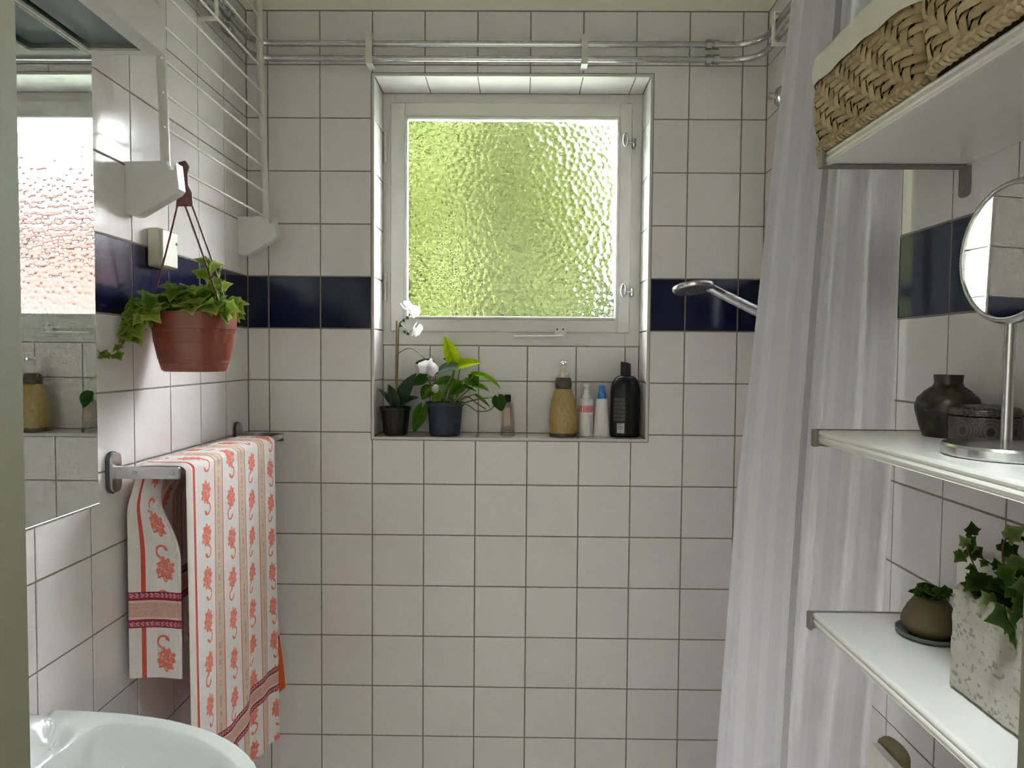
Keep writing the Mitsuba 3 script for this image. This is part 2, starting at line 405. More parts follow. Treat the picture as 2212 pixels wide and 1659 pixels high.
def tile_mesh(w, h, c=.0011):
    q = lambda a, b, z: [[-a, -b, z], [a, -b, z], [a, b, z], [-a, b, z]]
    v = np.array(q(w / 2, h / 2, -.006) + q(w / 2, h / 2, -.0009) + q(w / 2 - c * .35, h / 2 - c * .35, -.00028) + q(w / 2 - c, h / 2 - c, 0))
    f = [[12, 13, 14], [12, 14, 15]]
    for k in range(3):
        for j in range(4):
            a, b = 4 * k + j, 4 * k + (j + 1) % 4
            f += [[a, b, b + 4], [a, b + 4, a + 4]]
    return v, np.array(f)
_tile_cache = {}
def tile_grid(parent, M, ul, vl, region, pick, jitter=.0022):
    """tiles in the local plane (u, v) of M, normal up; every tile its own part"""
    for i in range(len(ul) - 1):
        for j in range(len(vl) - 1):
            whole = sbox(ul[i], vl[j], ul[i + 1], vl[j + 1])
            cell = whole.intersection(region)
            if cell.is_empty or cell.area < 1e-4:
                continue
            for piece in getattr(cell, 'geoms', [cell]):
                b = piece.bounds
                w, h = b[2] - b[0] - JOINT, b[3] - b[1] - JOINT
                if w < .004 or h < .004:
                    continue
                m = pick(i, j)
                ax, ay = rng.uniform(-jitter, jitter), rng.uniform(-jitter, jitter)
                loc = T().translate([(b[0] + b[2]) / 2, (b[1] + b[3]) / 2, rng.uniform(-.00012, .00012)]).rotate([1, 0, 0], math.degrees(ax)).rotate([0, 1, 0], math.degrees(ay))
                if abs(piece.area - (b[2] - b[0]) * (b[3] - b[1])) < 1e-7:
                    key = (round(w, 4), round(h, 4), m)
                    if key not in _tile_cache:
                        _tile_cache[key] = mikit.ply(tile_mesh(w, h), m)
                    put(parent + '__tile', _tile_cache[key], None, tw=T(M.tolist()) @ loc)
                else:
                    pc = piece.buffer(-JOINT / 2, join_style=2)
                    mm = trimesh.creation.extrude_polygon(pc, .006, engine='earcut')
                    v = np.asarray(mm.vertices) - [0, 0, .006]
                    put(parent + '__tile', place((v, np.asarray(mm.faces)), M), m)
def pick_rows(navy_from):
    def f(i, j):
        return 'tile_navy' if navy_from is not None and j == navy_from else rng.choice(WHITES)
    return f
zl = [0.0] + [round(2.25 - G * k, 4) for k in range(14, -2, -1)]       # .15 ... 2.40
navy = zl.index(1.5)
Xv, Yv, Zv = V(1, 0, 0), V(0, 1, 0), V(0, 0, 1)
holes = sbox(NX0 - .008, NZ0 - .008, NX1 + .008, NZ1 + .008)
tile_grid('wall_front', basis(V(0, 0, 0), Xv, Zv, -Yv), [XL] + [G * k for k in range(-1, 9)] + [XR], zl, sbox(XL, 0, XR, ZT).difference(holes), pick_rows(navy))
tile_grid('wall_left', basis(V(XL, 0, 0), Yv, Zv, Xv), [YB] + [-.0035 - G * k for k in range(9, 0, -1)] + [0], zl, sbox(YB, 0, 0, ZT), pick_rows(navy))
tile_grid('wall_right', basis(V(XR, 0, 0), -Yv, Zv, -Xv), [0] + [.1309 + G * k for k in range(10)], zl, sbox(0, 0, -YB, ZT), pick_rows(navy))
xl2 = [NX0] + [G * k for k in range(2, 7)] + [NX1]
zl2 = [NZ0] + [1.35 + G * k for k in range(6)] + [NZ1]
tile_grid('wall_front', basis(V(0, NY, 0), Xv, Zv, -Yv), xl2, [NZ0, 1.347, 1.456], sbox(NX0, NZ0, NX1, 1.456), pick_rows(None))
tile_grid('wall_front', basis(V(0, 0, NZ0), Xv, Yv, Zv), xl2, [0.004, NY], sbox(NX0, 0, NX1, NY), pick_rows(None))
tile_grid('wall_front', basis(V(0, 0, NZ1), Xv, -Yv, -Zv), xl2, [-NY, -.004], sbox(NX0, -NY, NX1, 0), pick_rows(None))
tile_grid('wall_front', basis(V(NX0, 0, 0), Yv, Zv, Xv), [.004, NY], zl2, sbox(0, NZ0, NY, NZ1), pick_rows(None))
tile_grid('wall_front', basis(V(NX1, 0, 0), -Yv, Zv, -Xv), [-NY, -.004], zl2, sbox(-NY, NZ0, 0, NZ1), pick_rows(None))
e = .0075
put('trim_5', cat([cbox(NX0 - e, NX0 + .0005, -.0015, .006, NZ0 - e, NZ1 + e, .0012), cbox(NX1 - .0005, NX1 + e, -.0015, .006, NZ0 - e, NZ1 + e, .0012),
                   cbox(NX0 - e, NX1 + e, -.0018, .006, NZ0 - e, NZ0 + .0005, .0012), cbox(NX0 - e, NX1 + e, -.0018, .006, NZ1 - .0005, NZ1 + e, .0012)]),
    'trim_white', kind='structure', label='narrow pale edge strip around the window niche')

# ------------------------------------------------------------------ window
W = tag(uniq('window_1'), 'white painted window with hammered obscure glass in the tiled niche', None, None, 'structure')
SX0, SX1, SZ0, SZ1 = .178, .9115, 1.497, 2.190        # sash
GX0, GX1, GZ0, GZ1 = .231, .865, 1.546, 2.139         # glass
FY, SY = .137, .127
def ring(x0, x1, z0, z1, X0, X1, Z0, Z1, y0, y1, c=.002):
    return cat([cbox(X0, x0, y0, y1, Z0, Z1, c), cbox(x1, X1, y0, y1, Z0, Z1, c), cbox(x0 - .001, x1 + .001, y0, y1, Z0, z0, c), cbox(x0 - .001, x1 + .001, y0, y1, z1, Z1, c)])
put(W + '__frame', ring(SX0 + .012, SX1 - .012, SZ0 + .012, SZ1 - .012, NX0 - .002, NX1 + .002, 1.456, NZ1 + .002, FY, .215), 'paint_frame')
put(W + '__sash', ring(GX0 + .004 - .012, GX1 + .008, GZ0 - .008, GZ1 + .008, SX0, SX1, SZ0, SZ1, SY, .175, .003), 'paint_frame')
put(W + '__glazing_bead', ring(GX0, GX1, GZ0, GZ1, GX0 - .0095, GX1 + .0095, GZ0 - .0095, GZ1 + .0095, SY - .003, .148, .0025), 'paint_frame')
# hammered pane: one flat face, one face of shallow domes
nx, nz = 420, 395
gx, gz = np.meshgrid(np.linspace(GX0 - .003, GX1 + .003, nx), np.linspace(GZ0 - .003, GZ1 + .003, nz), indexing='ij')
cell = .0195
seeds = np.array([[GX0 - .05 + (i + .5 * (j % 2) + nrng.uniform(-.36, .36)) * cell, GZ0 - .05 + (j * .87 + nrng.uniform(-.36, .36)) * cell] for i in range(40) for j in range(46)])
d2, _ = cKDTree(seeds).query(np.c_[gx.ravel(), gz.ravel()], k=2)
hgt = .72 * (d2[:, 0] / (cell * .5)) ** 2
edge = d2[:, 1] - d2[:, 0]
from scipy.ndimage import gaussian_filter
hh = gaussian_filter((hgt + .50 * np.exp(-(edge / .0050) ** 2)).reshape(nx, nz), 1.7)
rim = np.minimum.reduce([gx - gx.min(), gx.max() - gx, gz - gz.min(), gz.max() - gz])
hh = hh * np.clip(rim / .012, 0, 1)
front_v = np.c_[gx.ravel(), .1525 + .00112 * hh.ravel(), gz.ravel()]
gf = grid_faces(nx, nz)
bk = np.array([[GX0 - .003, .158, GZ0 - .003], [GX1 + .003, .158, GZ0 - .003], [GX1 + .003, .158, GZ1 + .003], [GX0 - .003, .158, GZ1 + .003]])
nv = len(front_v)
idx = np.arange(nv).reshape(nx, nz)
loop = np.r_[idx[:, 0], idx[-1, 1:], idx[-2::-1, -1], idx[0, -2:0:-1]]
back_ring = front_v[loop].copy(); back_ring[:, 1] = .158
L = len(loop)
side = []
for k in range(L):
    a, b = loop[k], loop[(k + 1) % L]
    side += [[a, nv + (k + 1) % L, b], [a, nv + k, nv + (k + 1) % L]]
cen = nv + L
capf = [[nv + (k + 1) % L, nv + k, cen] for k in range(L)]
pv = np.vstack([front_v, back_ring, [[(GX0 + GX1) / 2, .158, (GZ0 + GZ1) / 2]]])
pf = np.vstack([gf[:, ::-1], side, capf])
put(W + '__pane', (pv, pf), 'window_glass_mat', smooth=35, label='obscure glass pane with hammered relief')
for (z0, z1) in ((2.008, 2.10), (1.592, 1.674)):
    h = put(W + '__hinge', cat([cbox(.1585, .1665, .126, .140, z0, z1, .0015), tube([(.1635, .1245, z0), (.1635, .1245, z0 + (z1 - z0) * .48)], .0045, 12), tube([(.1635, .1245, z0 + (z1 - z0) * .52), (.1635, .1245, z1)], .0045, 12)]), 'paint_frame', smooth=40)
for z in (2.073, 1.6255):
    k = put(W + '__latch', cat([ball((.887, .100, z), 1, (.0095, .008, .021), 3), tube([(.887, .104, z), (.887, .128, z)], .0055, 12), tube([(.893, .116, z - .003), (.916, .118, z - .003)], .0035, 10),
                                cbox(.911, .920, .108, .136, z - .018, z + .008, .003)]), 'brushed_steel', smooth=40, label='metal thumb-turn window latch')
st = put(W + '__stay', cat([tube([(.56, .1145, 1.4835), (.71, .1145, 1.4865)], .0046, 12)]), 'white_plastic', smooth=40, label='white window stay bar')
put(st + '__plate', cat([extrude_y([(.682, 1.474), (.716, 1.474), (.716, 1.508), (.708, 1.5175), (.69, 1.5175), (.682, 1.508)], .119, .1265)]), 'white_plastic', )
for x in (.690, .708):
    put(st + '__screw', tube([(x, .1175, 1.5075), (x, .1195, 1.5075)], .0028, 10), 'dark_rubber')

# ------------------------------------------------------------------ outdoors
put('ground', plainbox(-40, 40, .23, 60, -.5, -.35), 'gravel', kind='structure', label='gravel yard outside the window, out of view, tinted for its bounce light')  # yard lies out of view; its tint shapes light bouncing into the room
def shrub(label, c, rad, n, tint, leaf=.10, trunk=.05):
    t = thing('shrub', label, 'shrub', 'greenery outside the window')
    pts = []
    while len(pts) < n:
        q = nrng.normal(size=3); q /= np.linalg.norm(q)
        r = nrng.uniform(.55, 1.0) ** .6
        k = .78 + .44 * meshkit.fbm(q * 2.1 + np.asarray(c), 3)
        p = np.asarray(c) + q * r * k * np.asarray(rad)
        if p[2] > -.33:
            pts.append(p)
    pts = np.array(pts)
    d = nrng.normal(size=(n, 3)); d /= np.linalg.norm(d, axis=1, keepdims=True)
    e2 = np.cross(d, nrng.normal(size=(n, 3))); e2 /= np.linalg.norm(e2, axis=1, keepdims=True)
    s = leaf * nrng.uniform(.6, 1.3, (n, 1))
    v = np.stack([pts - d * s, pts + e2 * s * .45, pts + d * s, pts - e2 * s * .45], 1).reshape(-1, 3)
    k = np.arange(n)[:, None] * 4
    f = np.vstack([k + [0, 1, 2], k + [0, 2, 3]])
    col = np.repeat(np.asarray(tint)[None] * nrng.uniform(.85, 1.2, (n, 1)) * np.array([1, 1, 1.]) + nrng.uniform(-.01, .02, (n, 1)) * [1, .6, 0], 4, 0)
    put(t + '__foliage', (v, f), 'foliage_out', color=np.clip(col, 0, 1), kind='stuff')
    put(t + '__trunk', tube([(c[0], c[1], -.36), (c[0] + .05, c[1], c[2])], [trunk * 1.3, trunk], 8), 'bark', smooth=True)
shrub('large lime green tree seen through the left of the obscure window', (-2.25, 5.6, 3.0), (2.35, 1.5, 4.4), 70000, (.050, .062, .0098), .095)
shrub('tall pale green tree seen through the middle of the obscure window', (.15, 9.4, 2.6), (1.75, 1.5, 3.7), 52000, (.046, .057, .0115), .10)
shrub('low grey-green bush seen through the lower right of the obscure window', (2.2, 12.5, .9), (2.0, 1.3, 2.1), 7000, (.040, .048, .030), .12)
hs = thing('house', 'red brick neighbouring house seen as pinkish tones in the mirrored window', 'house')
put(hs + '__wall', plainbox(3.4, 11, 7.2, 10.6, -.35, 3.1), 'brick_wall')
rf = man(Manifold.hull_points(np.array([(3.1, 6.8, 3.1), (11.4, 6.8, 3.1), (3.1, 11.0, 3.1), (11.4, 11.0, 3.1), (3.1, 8.9, 4.0), (11.4, 8.9, 4.0)])))
put(hs + '__roof', rf, 'roof_tile')
for x in (5.6, 8.3):
    w_ = put(hs + '__window', ring(x + .06, x + 1.14, .66, 1.84, x, x + 1.2, .6, 1.9, 7.15, 7.22, .005), 'render_white')
    put(w_ + '__pane', plainbox(x + .05, x + 1.15, 7.18, 7.195, .65, 1.85), 'dark_pane')

# ------------------------------------------------------------------ unseen hall lamp, out of frame, placed to brighten the room
hl = thing('unseen_ceiling_lamp', 'unseen round opal ceiling lamp in the hall behind the camera, placed to brighten the room', 'lamp')
put(hl + '__base', lathe([(0, 2.53), (.13, 2.53), (.13, ZC), (0, ZC)], 40, (.55, -1.90, 0)), 'white_enamel', smooth=40)
dome = lathe([(0, 2.45), (.06, 2.456), (.11, 2.475), (.135, 2.505), (.14, 2.53)], 40, (.55, -1.90, 0))
put(hl + '__shade', dome, 'white_plastic', smooth=True, emitter={'type': 'area', 'radiance': rgb(UNSEEN_HALL_LAMP * .95, UNSEEN_HALL_LAMP * .97, UNSEEN_HALL_LAMP * 1.05)})

# ------------------------------------------------------------------ heating pipes
def bend_path(z, off):
    """along the left wall, the front wall and the right wall, rounded corners"""
    r = .055
    pts = [(XL + off, -1.35, z)]
    pts += [(XL + off, -off - r - .16, z)]
    c = (XL + off + r, -off - r)
    pts += [(c[0] - r * math.cos(a), c[1] + r * math.sin(a), z) for a in np.linspace(0, PI / 2, 10)]
    c2 = (XR - off - .075, -off - .075)
    pts += [(c2[0] + .075 * math.sin(a), c2[1] + .075 * math.cos(a), z) for a in np.linspace(0, PI / 2, 10)]
    pts += [(XR - off, -1.35, z)]
    return pts
for nm, z in (('upper', 2.2945), ('lower', 2.2535)):
    p = thing('heating_pipe', f'{nm} of the two chrome pipes running along the walls above the window', 'pipe', 'heating pipes above the window')
    put(p + '__tube', tube(bend_path(z, .032), .0082, 16), 'chrome', smooth=50)
    for x in (1.105,):
        put(p + '__coupling', cat([tube([(x - .018, -.032, z), (x - .004, -.032, z)], .0135, 6), tube([(x + .002, -.032, z), (x + .018, -.032, z)], .0128, 14), tube([(x - .004, -.032, z), (x + .002, -.032, z)], .0100, 14)]), 'dull_pipe', smooth=30, label='metal pipe coupling')
    put(p + '__coupling', cat([tube([(XL + .032, -.222, z), (XL + .032, -.208, z)], .0135, 6), tube([(XL + .032, -.202, z), (XL + .032, -.186, z)], .0128, 14), tube([(XL + .032, -.208, z), (XL + .032, -.202, z)], .0100, 14)]), 'dull_pipe', smooth=30, label='metal pipe coupling')
def clip(label, M):
    z0, z1, d, w = 2.235, 2.316, .047, .009
    m = cat([plainbox(-w, w, -d, -d + .003, z0, z1), plainbox(-w, w, -d, .001, z0, z0 + .003), plainbox(-w, w, -d, .001, z1 - .003, z1)])
    put('pipe_clip', place(m, M), 'white_enamel', label=label, cat='pipe clip', group='white pipe clips')
clip('white pipe clip above the left corner of the window', basis(V(.1495, 0, 0), Xv, Yv, Zv))
clip('white pipe clip above the right part of the window', basis(V(.7495, 0, 0), Xv, Yv, Zv))
clip('white pipe clip on the left wall behind the drying rack', basis(V(XL, -.30, 0), Yv, -Xv, Zv))
clip('white pipe clip on the right wall beside the shower curtain', basis(V(XR, -.17, 0), -Yv, Xv, Zv))

# ------------------------------------------------------------------ mirror and mirror lamp on the left wall
MX = -.090
MY1, MY0, MZ0, MZ1 = -.929, -1.44, 1.186, 1.8865
mr = thing('mirror_cabinet', 'mirror-fronted wall cabinet at the left edge above the washbasin', 'cabinet')
put(mr + '__body', cbox(XL + .0005, MX - .0060, MY0, MY1, MZ0 + .002, 1.955, .001), 'white_plastic')
dr_ = put(mr + '__door', cbox(MX - .0055, MX - .0004, MY0, MY1 + .001, MZ0, MZ1 + .06, .0008), 'mirror_edge')
put(dr_ + '__mirror', (np.array([[MX, MY0 + .001, MZ0 + .0012], [MX, MY1, MZ0 + .0012], [MX, MY1, MZ1 + .05], [MX, MY0 + .001, MZ1 + .05]]), np.array([[0, 1, 2], [0, 2, 3]])), 'mirror_glass', label='mirror front')
put(dr_ + '__lower_strip', cbox(MX - .006, MX + .0012, MY0, MY1 + .001, MZ0 - .0025, MZ0 + .0012, .0005), 'chrome')
lp = thing('cabinet_lamp', 'grey-white box lamp fixed along the top of the mirror cabinet, switched off', 'lamp')
lx0, lx1, ly0, ly1, lz0, lz1 = MX + .0008, .026, -1.44, -.929, 1.8865, 1.954
put(lp + '__housing', cat([cbox(lx1 - .004, lx1, ly0, ly1, lz0, lz1, .001), cbox(lx0, lx1, ly0, ly1, lz1 - .004, lz1, .001), cbox(lx0, lx1, ly1 - .004, ly1, lz0, lz1, .001),
                           cbox(lx0, lx1, ly0, ly0 + .004, lz0, lz1, .001)]), 'lamp_shell')
put(lp + '__lip', cat([plainbox(lx1 - .030, lx1 - .0005, ly0 + .004, ly1 - .0005, lz0 + .0002, lz0 + .004), plainbox(lx0 + .004, lx1 - .030, ly1 - .016, ly1 - .0005, lz0 + .0002, lz0 + .004), plainbox(lx0, lx0 + .004, ly0 + .004, ly1 - .0005, lz0 + .0002, lz0 + .004)]), 'lamp_shell', label='pale lower rim')
put(lp + '__diffuser', plainbox(lx0 + .004, lx1 - .030, ly0 + .006, ly1 - .016, lz0 + .012, lz0 + .016), 'lamp_panel', label='dark blue-grey unlit diffuser panel')

# ------------------------------------------------------------------ clothes drying rack
rk = thing('drying_rack', 'white wall-mounted clothes drying rack folded up against the left wall', 'drying rack')
def rack_bracket(y0, y1):
    pl = [(XL + .0005, 1.704), (XL + .0005, 1.8055), (-.128, 1.8075), (-.122, 1.789), (-.1135, 1.789), (-.1085, 1.8035), (-.103, 1.752), (-.110, 1.744), (-.186, 1.700), (-.199, 1.6995)]
    b = put(rk + '__bracket', extrude_y(pl, y0, y1), 'white_plastic', label='wedge-shaped white plastic wall bracket')
rack_bracket(-.626, -.598)
rack_bracket(-.070, -.042)
def lean(z, z0=1.795, x0=-.1355, k=-.030):
    return x0 + k * (z - z0)
for y in (-.612, -.057):
    top = 2.43
    put(rk + '__upright', tube([(lean(1.79), y, 1.79), (lean(top), y, top)], .0098, 14), 'white_enamel', smooth=40)
for k in range(10):
    z = 1.806 + .0683 * k
    x = lean(z)
    put(rk + '__rod', tube([(x + .004, -.626, z), (x + .004, -.046, z)], .0030, 8), 'white_enamel', smooth=50)

# ------------------------------------------------------------------ timer box
sw = thing('switch_box', 'cream plastic switch box on the left wall behind the hanging plant', 'switch')
put(sw + '__body', cbox(XL + .0005, -.184, -.548, -.478, 1.609, 1.690, .003), 'cream_plastic')
put(sw + '__cover', cbox(-.1845, -.178, -.5468, -.4792, 1.6102, 1.6888, .0025), 'cream_plastic')
put(sw + '__screw', tube([(-.1785, -.486, 1.664), (-.1765, -.486, 1.664)], .003, 10), 'dark_rubber')

# ------------------------------------------------------------------ leaves
def frame_from(base, tip, up):
    y = unit(np.asarray(tip, float) - base)
    up = np.asarray(up, float)
    z = unit(up - y * (up @ y))
    x = np.cross(y, z)
    return basis(np.asarray(base, float), x, y, z)
def heart_leaf(base, tip, up, width, bend=.18, fold=.22, c0=(.03, .08, .01), c1=(.05, .12, .015), rib=None, lobes=.5, n=13, m=9, wave=0., power=.62):
    """leaf blade as a bent grid from the petiole end to the tip"""
    M = frame_from(base, tip, up)
    Ln = np.linalg.norm(np.asarray(tip, float) - base)
    t = np.linspace(0, 1, n)
    half = width / 2 * np.clip(np.sin(PI * t ** power), 0, 1) ** .8
    half[0] = width * .10 * lobes * 2
    half[-1] = 0
    v, col = [], []
    for a, h in zip(t, half):
        for s in np.linspace(-1, 1, m):
            x = s * h
            y = a * Ln - lobes * .22 * Ln * (s * s) * (1 - a) ** 3 * 1.6
            z = fold * abs(x) - bend * Ln * (2 * a - 1) ** 2 * .6 + bend * Ln * .6 + wave * math.sin(a * 9 + s * 2)
            v.append((x, y, z))
            w = (abs(s) ** .8)
            c = np.asarray(c0) * (1 - w) + np.asarray(c1) * w
            if rib is not None and abs(s) < .13:
                c = np.asarray(rib)
            col.append(c * (1 + .25 * math.sin(a * 26 + abs(s) * 5) * .4))
    return place((np.array(v), grid_faces(n, m)), M), np.clip(np.array(col), 0, 1)
def put_leaf(key, *a, bsdf='leaf', label=None, **k):
    mesh, col = heart_leaf(*a, **k)
    return put(key, mesh, bsdf, smooth=True, color=col, label=label)
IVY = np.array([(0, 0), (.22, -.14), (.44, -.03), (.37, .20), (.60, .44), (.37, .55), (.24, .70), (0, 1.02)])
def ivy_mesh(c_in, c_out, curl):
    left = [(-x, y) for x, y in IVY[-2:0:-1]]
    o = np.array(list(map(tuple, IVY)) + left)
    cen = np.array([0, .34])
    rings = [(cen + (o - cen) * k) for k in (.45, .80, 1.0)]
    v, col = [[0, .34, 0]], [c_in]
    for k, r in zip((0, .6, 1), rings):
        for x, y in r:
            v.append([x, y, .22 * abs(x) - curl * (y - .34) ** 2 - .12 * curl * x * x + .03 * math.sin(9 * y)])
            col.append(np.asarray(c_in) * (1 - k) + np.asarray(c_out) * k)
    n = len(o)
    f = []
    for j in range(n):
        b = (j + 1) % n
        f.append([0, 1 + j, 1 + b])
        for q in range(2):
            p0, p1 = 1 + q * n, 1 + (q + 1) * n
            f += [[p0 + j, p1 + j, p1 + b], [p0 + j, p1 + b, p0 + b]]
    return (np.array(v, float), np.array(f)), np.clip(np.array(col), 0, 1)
def ivy_set(tones):
    out = []
    for ci, co in tones:
        for cu in (.25, .55):
            mesh, col = ivy_mesh(ci, co, cu)
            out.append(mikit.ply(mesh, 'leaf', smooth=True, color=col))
    return out
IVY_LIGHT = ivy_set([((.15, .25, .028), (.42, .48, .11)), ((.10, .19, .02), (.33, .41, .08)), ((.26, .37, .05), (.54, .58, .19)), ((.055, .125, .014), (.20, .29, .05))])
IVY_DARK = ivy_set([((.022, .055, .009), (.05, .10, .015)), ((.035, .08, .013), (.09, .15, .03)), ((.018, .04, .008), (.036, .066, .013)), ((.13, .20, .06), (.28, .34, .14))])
def put_ivy(key, variants, pos, direction, up, size):
    M = frame_from(np.asarray(pos, float), np.asarray(pos, float) + unit(direction), up)
    M[:3, :3] *= size
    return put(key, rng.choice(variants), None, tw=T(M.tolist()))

# ------------------------------------------------------------------ hanging ivy
hp = thing('hanging_plant', 'terracotta plastic hanging pot of variegated ivy on the drying rack', 'potted plant')
HC = V(-.108, -.556, 0)
prof = [(0, 1.388), (.059, 1.388), (.0635, 1.392), (.066, 1.402), (.0665, 1.404), (.068, 1.405), (.0685, 1.412), (.070, 1.4135), (.0765, 1.445), (.0805, 1.4755), (.083, 1.4765), (.0845, 1.5065), (.0865, 1.507), (.0865, 1.510), (.083, 1.510), (.078, 1.45), (.060, 1.41), (0, 1.41)]
put(hp + '__pot', lathe(prof, 56, HC), 'terracotta', smooth=35)
put(hp + '__soil', lathe([(0, 1.493), (.05, 1.494), (.079, 1.488), (.079, 1.47), (0, 1.47)], 32, HC), 'soil', smooth=30)
HK = V(-.1335, -.566, 0)
tab = Polygon([(-.0165, 1.732), (.0165, 1.732), (.0145, 1.757), (.007, 1.772), (.006, 1.80), (.009, 1.812), (.002, 1.823), (-.010, 1.820), (-.011, 1.812), (-.002, 1.812), (-.002, 1.775), (-.0125, 1.757)]).buffer(.0012)
tmesh = trimesh.creation.extrude_polygon(tab, .003, engine='earcut')
tv = np.asarray(tmesh.vertices)
hg = put(hp + '__hanger', (np.c_[HK[0] + tv[:, 0] + .012, HK[1] + tv[:, 2], tv[:, 1]], np.asarray(tmesh.faces)), 'hanger_brown', label='dark brown plastic hook')
for k, (ax_, ang) in enumerate(((-.0145, 205), (.0, 335), (.0145, 55))):
    a = math.radians(ang)
    s0 = (HK[0] + ax_ + .012, HK[1] + .0015, 1.735)
    s1 = (HC[0] + .0845 * math.cos(a), HC[1] + .0845 * math.sin(a), 1.506)
    mid = [(s0[i] + s1[i]) / 2 for i in range(3)]; mid[2] += .012; mid[0] -= .1 * (mid[0] - HC[0])
    put(hg + '__strand', tube(curve([s0, mid, s1], 10), .0019, 8), 'hanger_brown', smooth=50)
def spray(key, pts, r, n, variants, size, updir, side=.8, mat_='stem_green'):
    c = curve(pts, 8)
    put(key + '__stem', tube(c, np.linspace(r, r * .6, len(c)), 7), mat_, smooth=True)
    for k in range(n):
        i = int((k + .7) / n * (len(c) - 2))
        p = c[i]
        d = unit(c[i + 1] - c[i])
        sd = unit(np.cross(d, updir)) * (1 if k % 2 else -1)
        put_ivy(key + '__leaf', variants, p, d * .5 + sd * side + V(rng.uniform(-.3, .3), rng.uniform(-.4, .1), rng.uniform(-.5, .3)), V(rng.uniform(-.3, .3), rng.uniform(-.9, -.3), rng.uniform(.3, 1)), size * rng.uniform(.75, 1.2))
def hpt(a, b, c):
    return V(a, b, c)
# crown of leaves, filled over the rim
for k in range(92):
    a = rng.uniform(0, 2 * PI); r = .088 * math.sqrt(rng.random())
    p = HC + V(r * math.cos(a), r * math.sin(a), 1.512 + .062 * (1 - (r / .095) ** 2) * rng.uniform(.25, 1))
    out = V(math.cos(a), math.sin(a), 0)
    if p[0] < XL + .03:
        continue
    put_ivy(hp + '__leaf', IVY_LIGHT, p, out * .7 + V(.15, -.5, rng.uniform(-.8, .25)), V(.15 * out[0], -.75 + .2 * out[1], .75), rng.uniform(.028, .042))
spray(hp, [HC + V(.02, 0, 1.50), HC + V(.032, -.005, 1.57), HC + V(.036, -.008, 1.625)], .0014, 7, IVY_LIGHT[:2] + IVY_LIGHT[4:6], .036, V(0, -1, 0))
spray(hp, [HC + V(.045, .0, 1.50), HC + V(.062, -.01, 1.555), HC + V(.058, -.015, 1.60)], .0014, 6, IVY_LIGHT, .034, V(0, -1, 0))
spray(hp, [HC + V(-.05, -.03, 1.51), HC + V(-.075, -.06, 1.535), HC + V(-.085, -.085, 1.48), HC + V(-.088, -.095, 1.455)], .0013, 13, IVY_LIGHT, .036, V(0, -1, 0))
spray(hp, [HC + V(-.03, -.06, 1.51), HC + V(-.045, -.095, 1.52), HC + V(-.05, -.11, 1.49)], .0013, 8, IVY_LIGHT, .036, V(0, -1, 0))
spray(hp, [HC + V(-.07, -.07, 1.50), HC + V(-.082, -.10, 1.475), HC + V(-.089, -.125, 1.43), HC + V(-.092, -.16, 1.418), HC + V(-.094, -.185, 1.43)], .0011, 8, IVY_LIGHT[2:4] + IVY_LIGHT[6:], .021, V(0, -1, 0), mat_='stem_brown')
spray(hp, [HC + V(-.055, -.05, 1.51), HC + V(-.078, -.085, 1.50), HC + V(-.08, -.10, 1.465)], .0013, 10, IVY_LIGHT, .038, V(0, -1, 0))
spray(hp, [HC + V(.05, -.04, 1.51), HC + V(.078, -.05, 1.525), HC + V(.093, -.045, 1.51)], .0013, 6, IVY_LIGHT[6:] + IVY_LIGHT[:2], .034, V(0, -1, 0))

# ------------------------------------------------------------------ towel rail and towel
tr = thing('towel_rail', 'brushed metal two-bar towel rail on the left wall', 'towel rail')
for y in (-.690, -.092):
    pl = put(tr + '__plate', cat([tube([(XL + .0003, y, 1.166), (XL + .0003, y, 1.1661)], .001, 6)]), 'dark_rubber')
    cs = Polygon([(y, 1.172), (y, 1.218)]).buffer(.019) if False else sbox(y - .0005, 1.172, y + .0005, 1.218).buffer(.0175)
    em = trimesh.creation.extrude_polygon(cs, .006, engine='earcut'); ev = np.asarray(em.vertices)
    scene[pl] = mikit.ply((np.c_[XL + .0005 + ev[:, 2], ev[:, 0], ev[:, 1]], np.asarray(em.faces)), 'dark_rubber')
    labels.pop(pl, None)
    cs2 = sbox(y - .0005, 1.172, y + .0005, 1.218).buffer(.0155)
    em = trimesh.creation.extrude_polygon(cs2, .007, engine='earcut'); ev = np.asarray(em.vertices)
    put(pl + '__cover', (np.c_[XL + .006 + ev[:, 2], ev[:, 0], ev[:, 1]], np.asarray(em.faces)), 'brushed_steel')
    ac = sbox(XL + .010, 1.1865, -.080, 1.2035).buffer(.003)
    em = trimesh.creation.extrude_polygon(ac, .007, engine='earcut'); ev = np.asarray(em.vertices)
    ar = put(tr + '__arm', (np.c_[ev[:, 0], y - .0035 + ev[:, 2], ev[:, 1]], np.asarray(em.faces)), 'brushed_steel')
    for x in (-.162, -.090):
        put(ar + '__screw', tube([(x, y - .0035, 1.195), (x, y - .0050, 1.195)], .0042, 12), 'dull_pipe')
for x in (-.162, -.090):
    put(tr + '__bar', tube([(x, -.688, 1.195), (x, -.094, 1.195)], .0078, 16), 'brushed_steel', smooth=50)

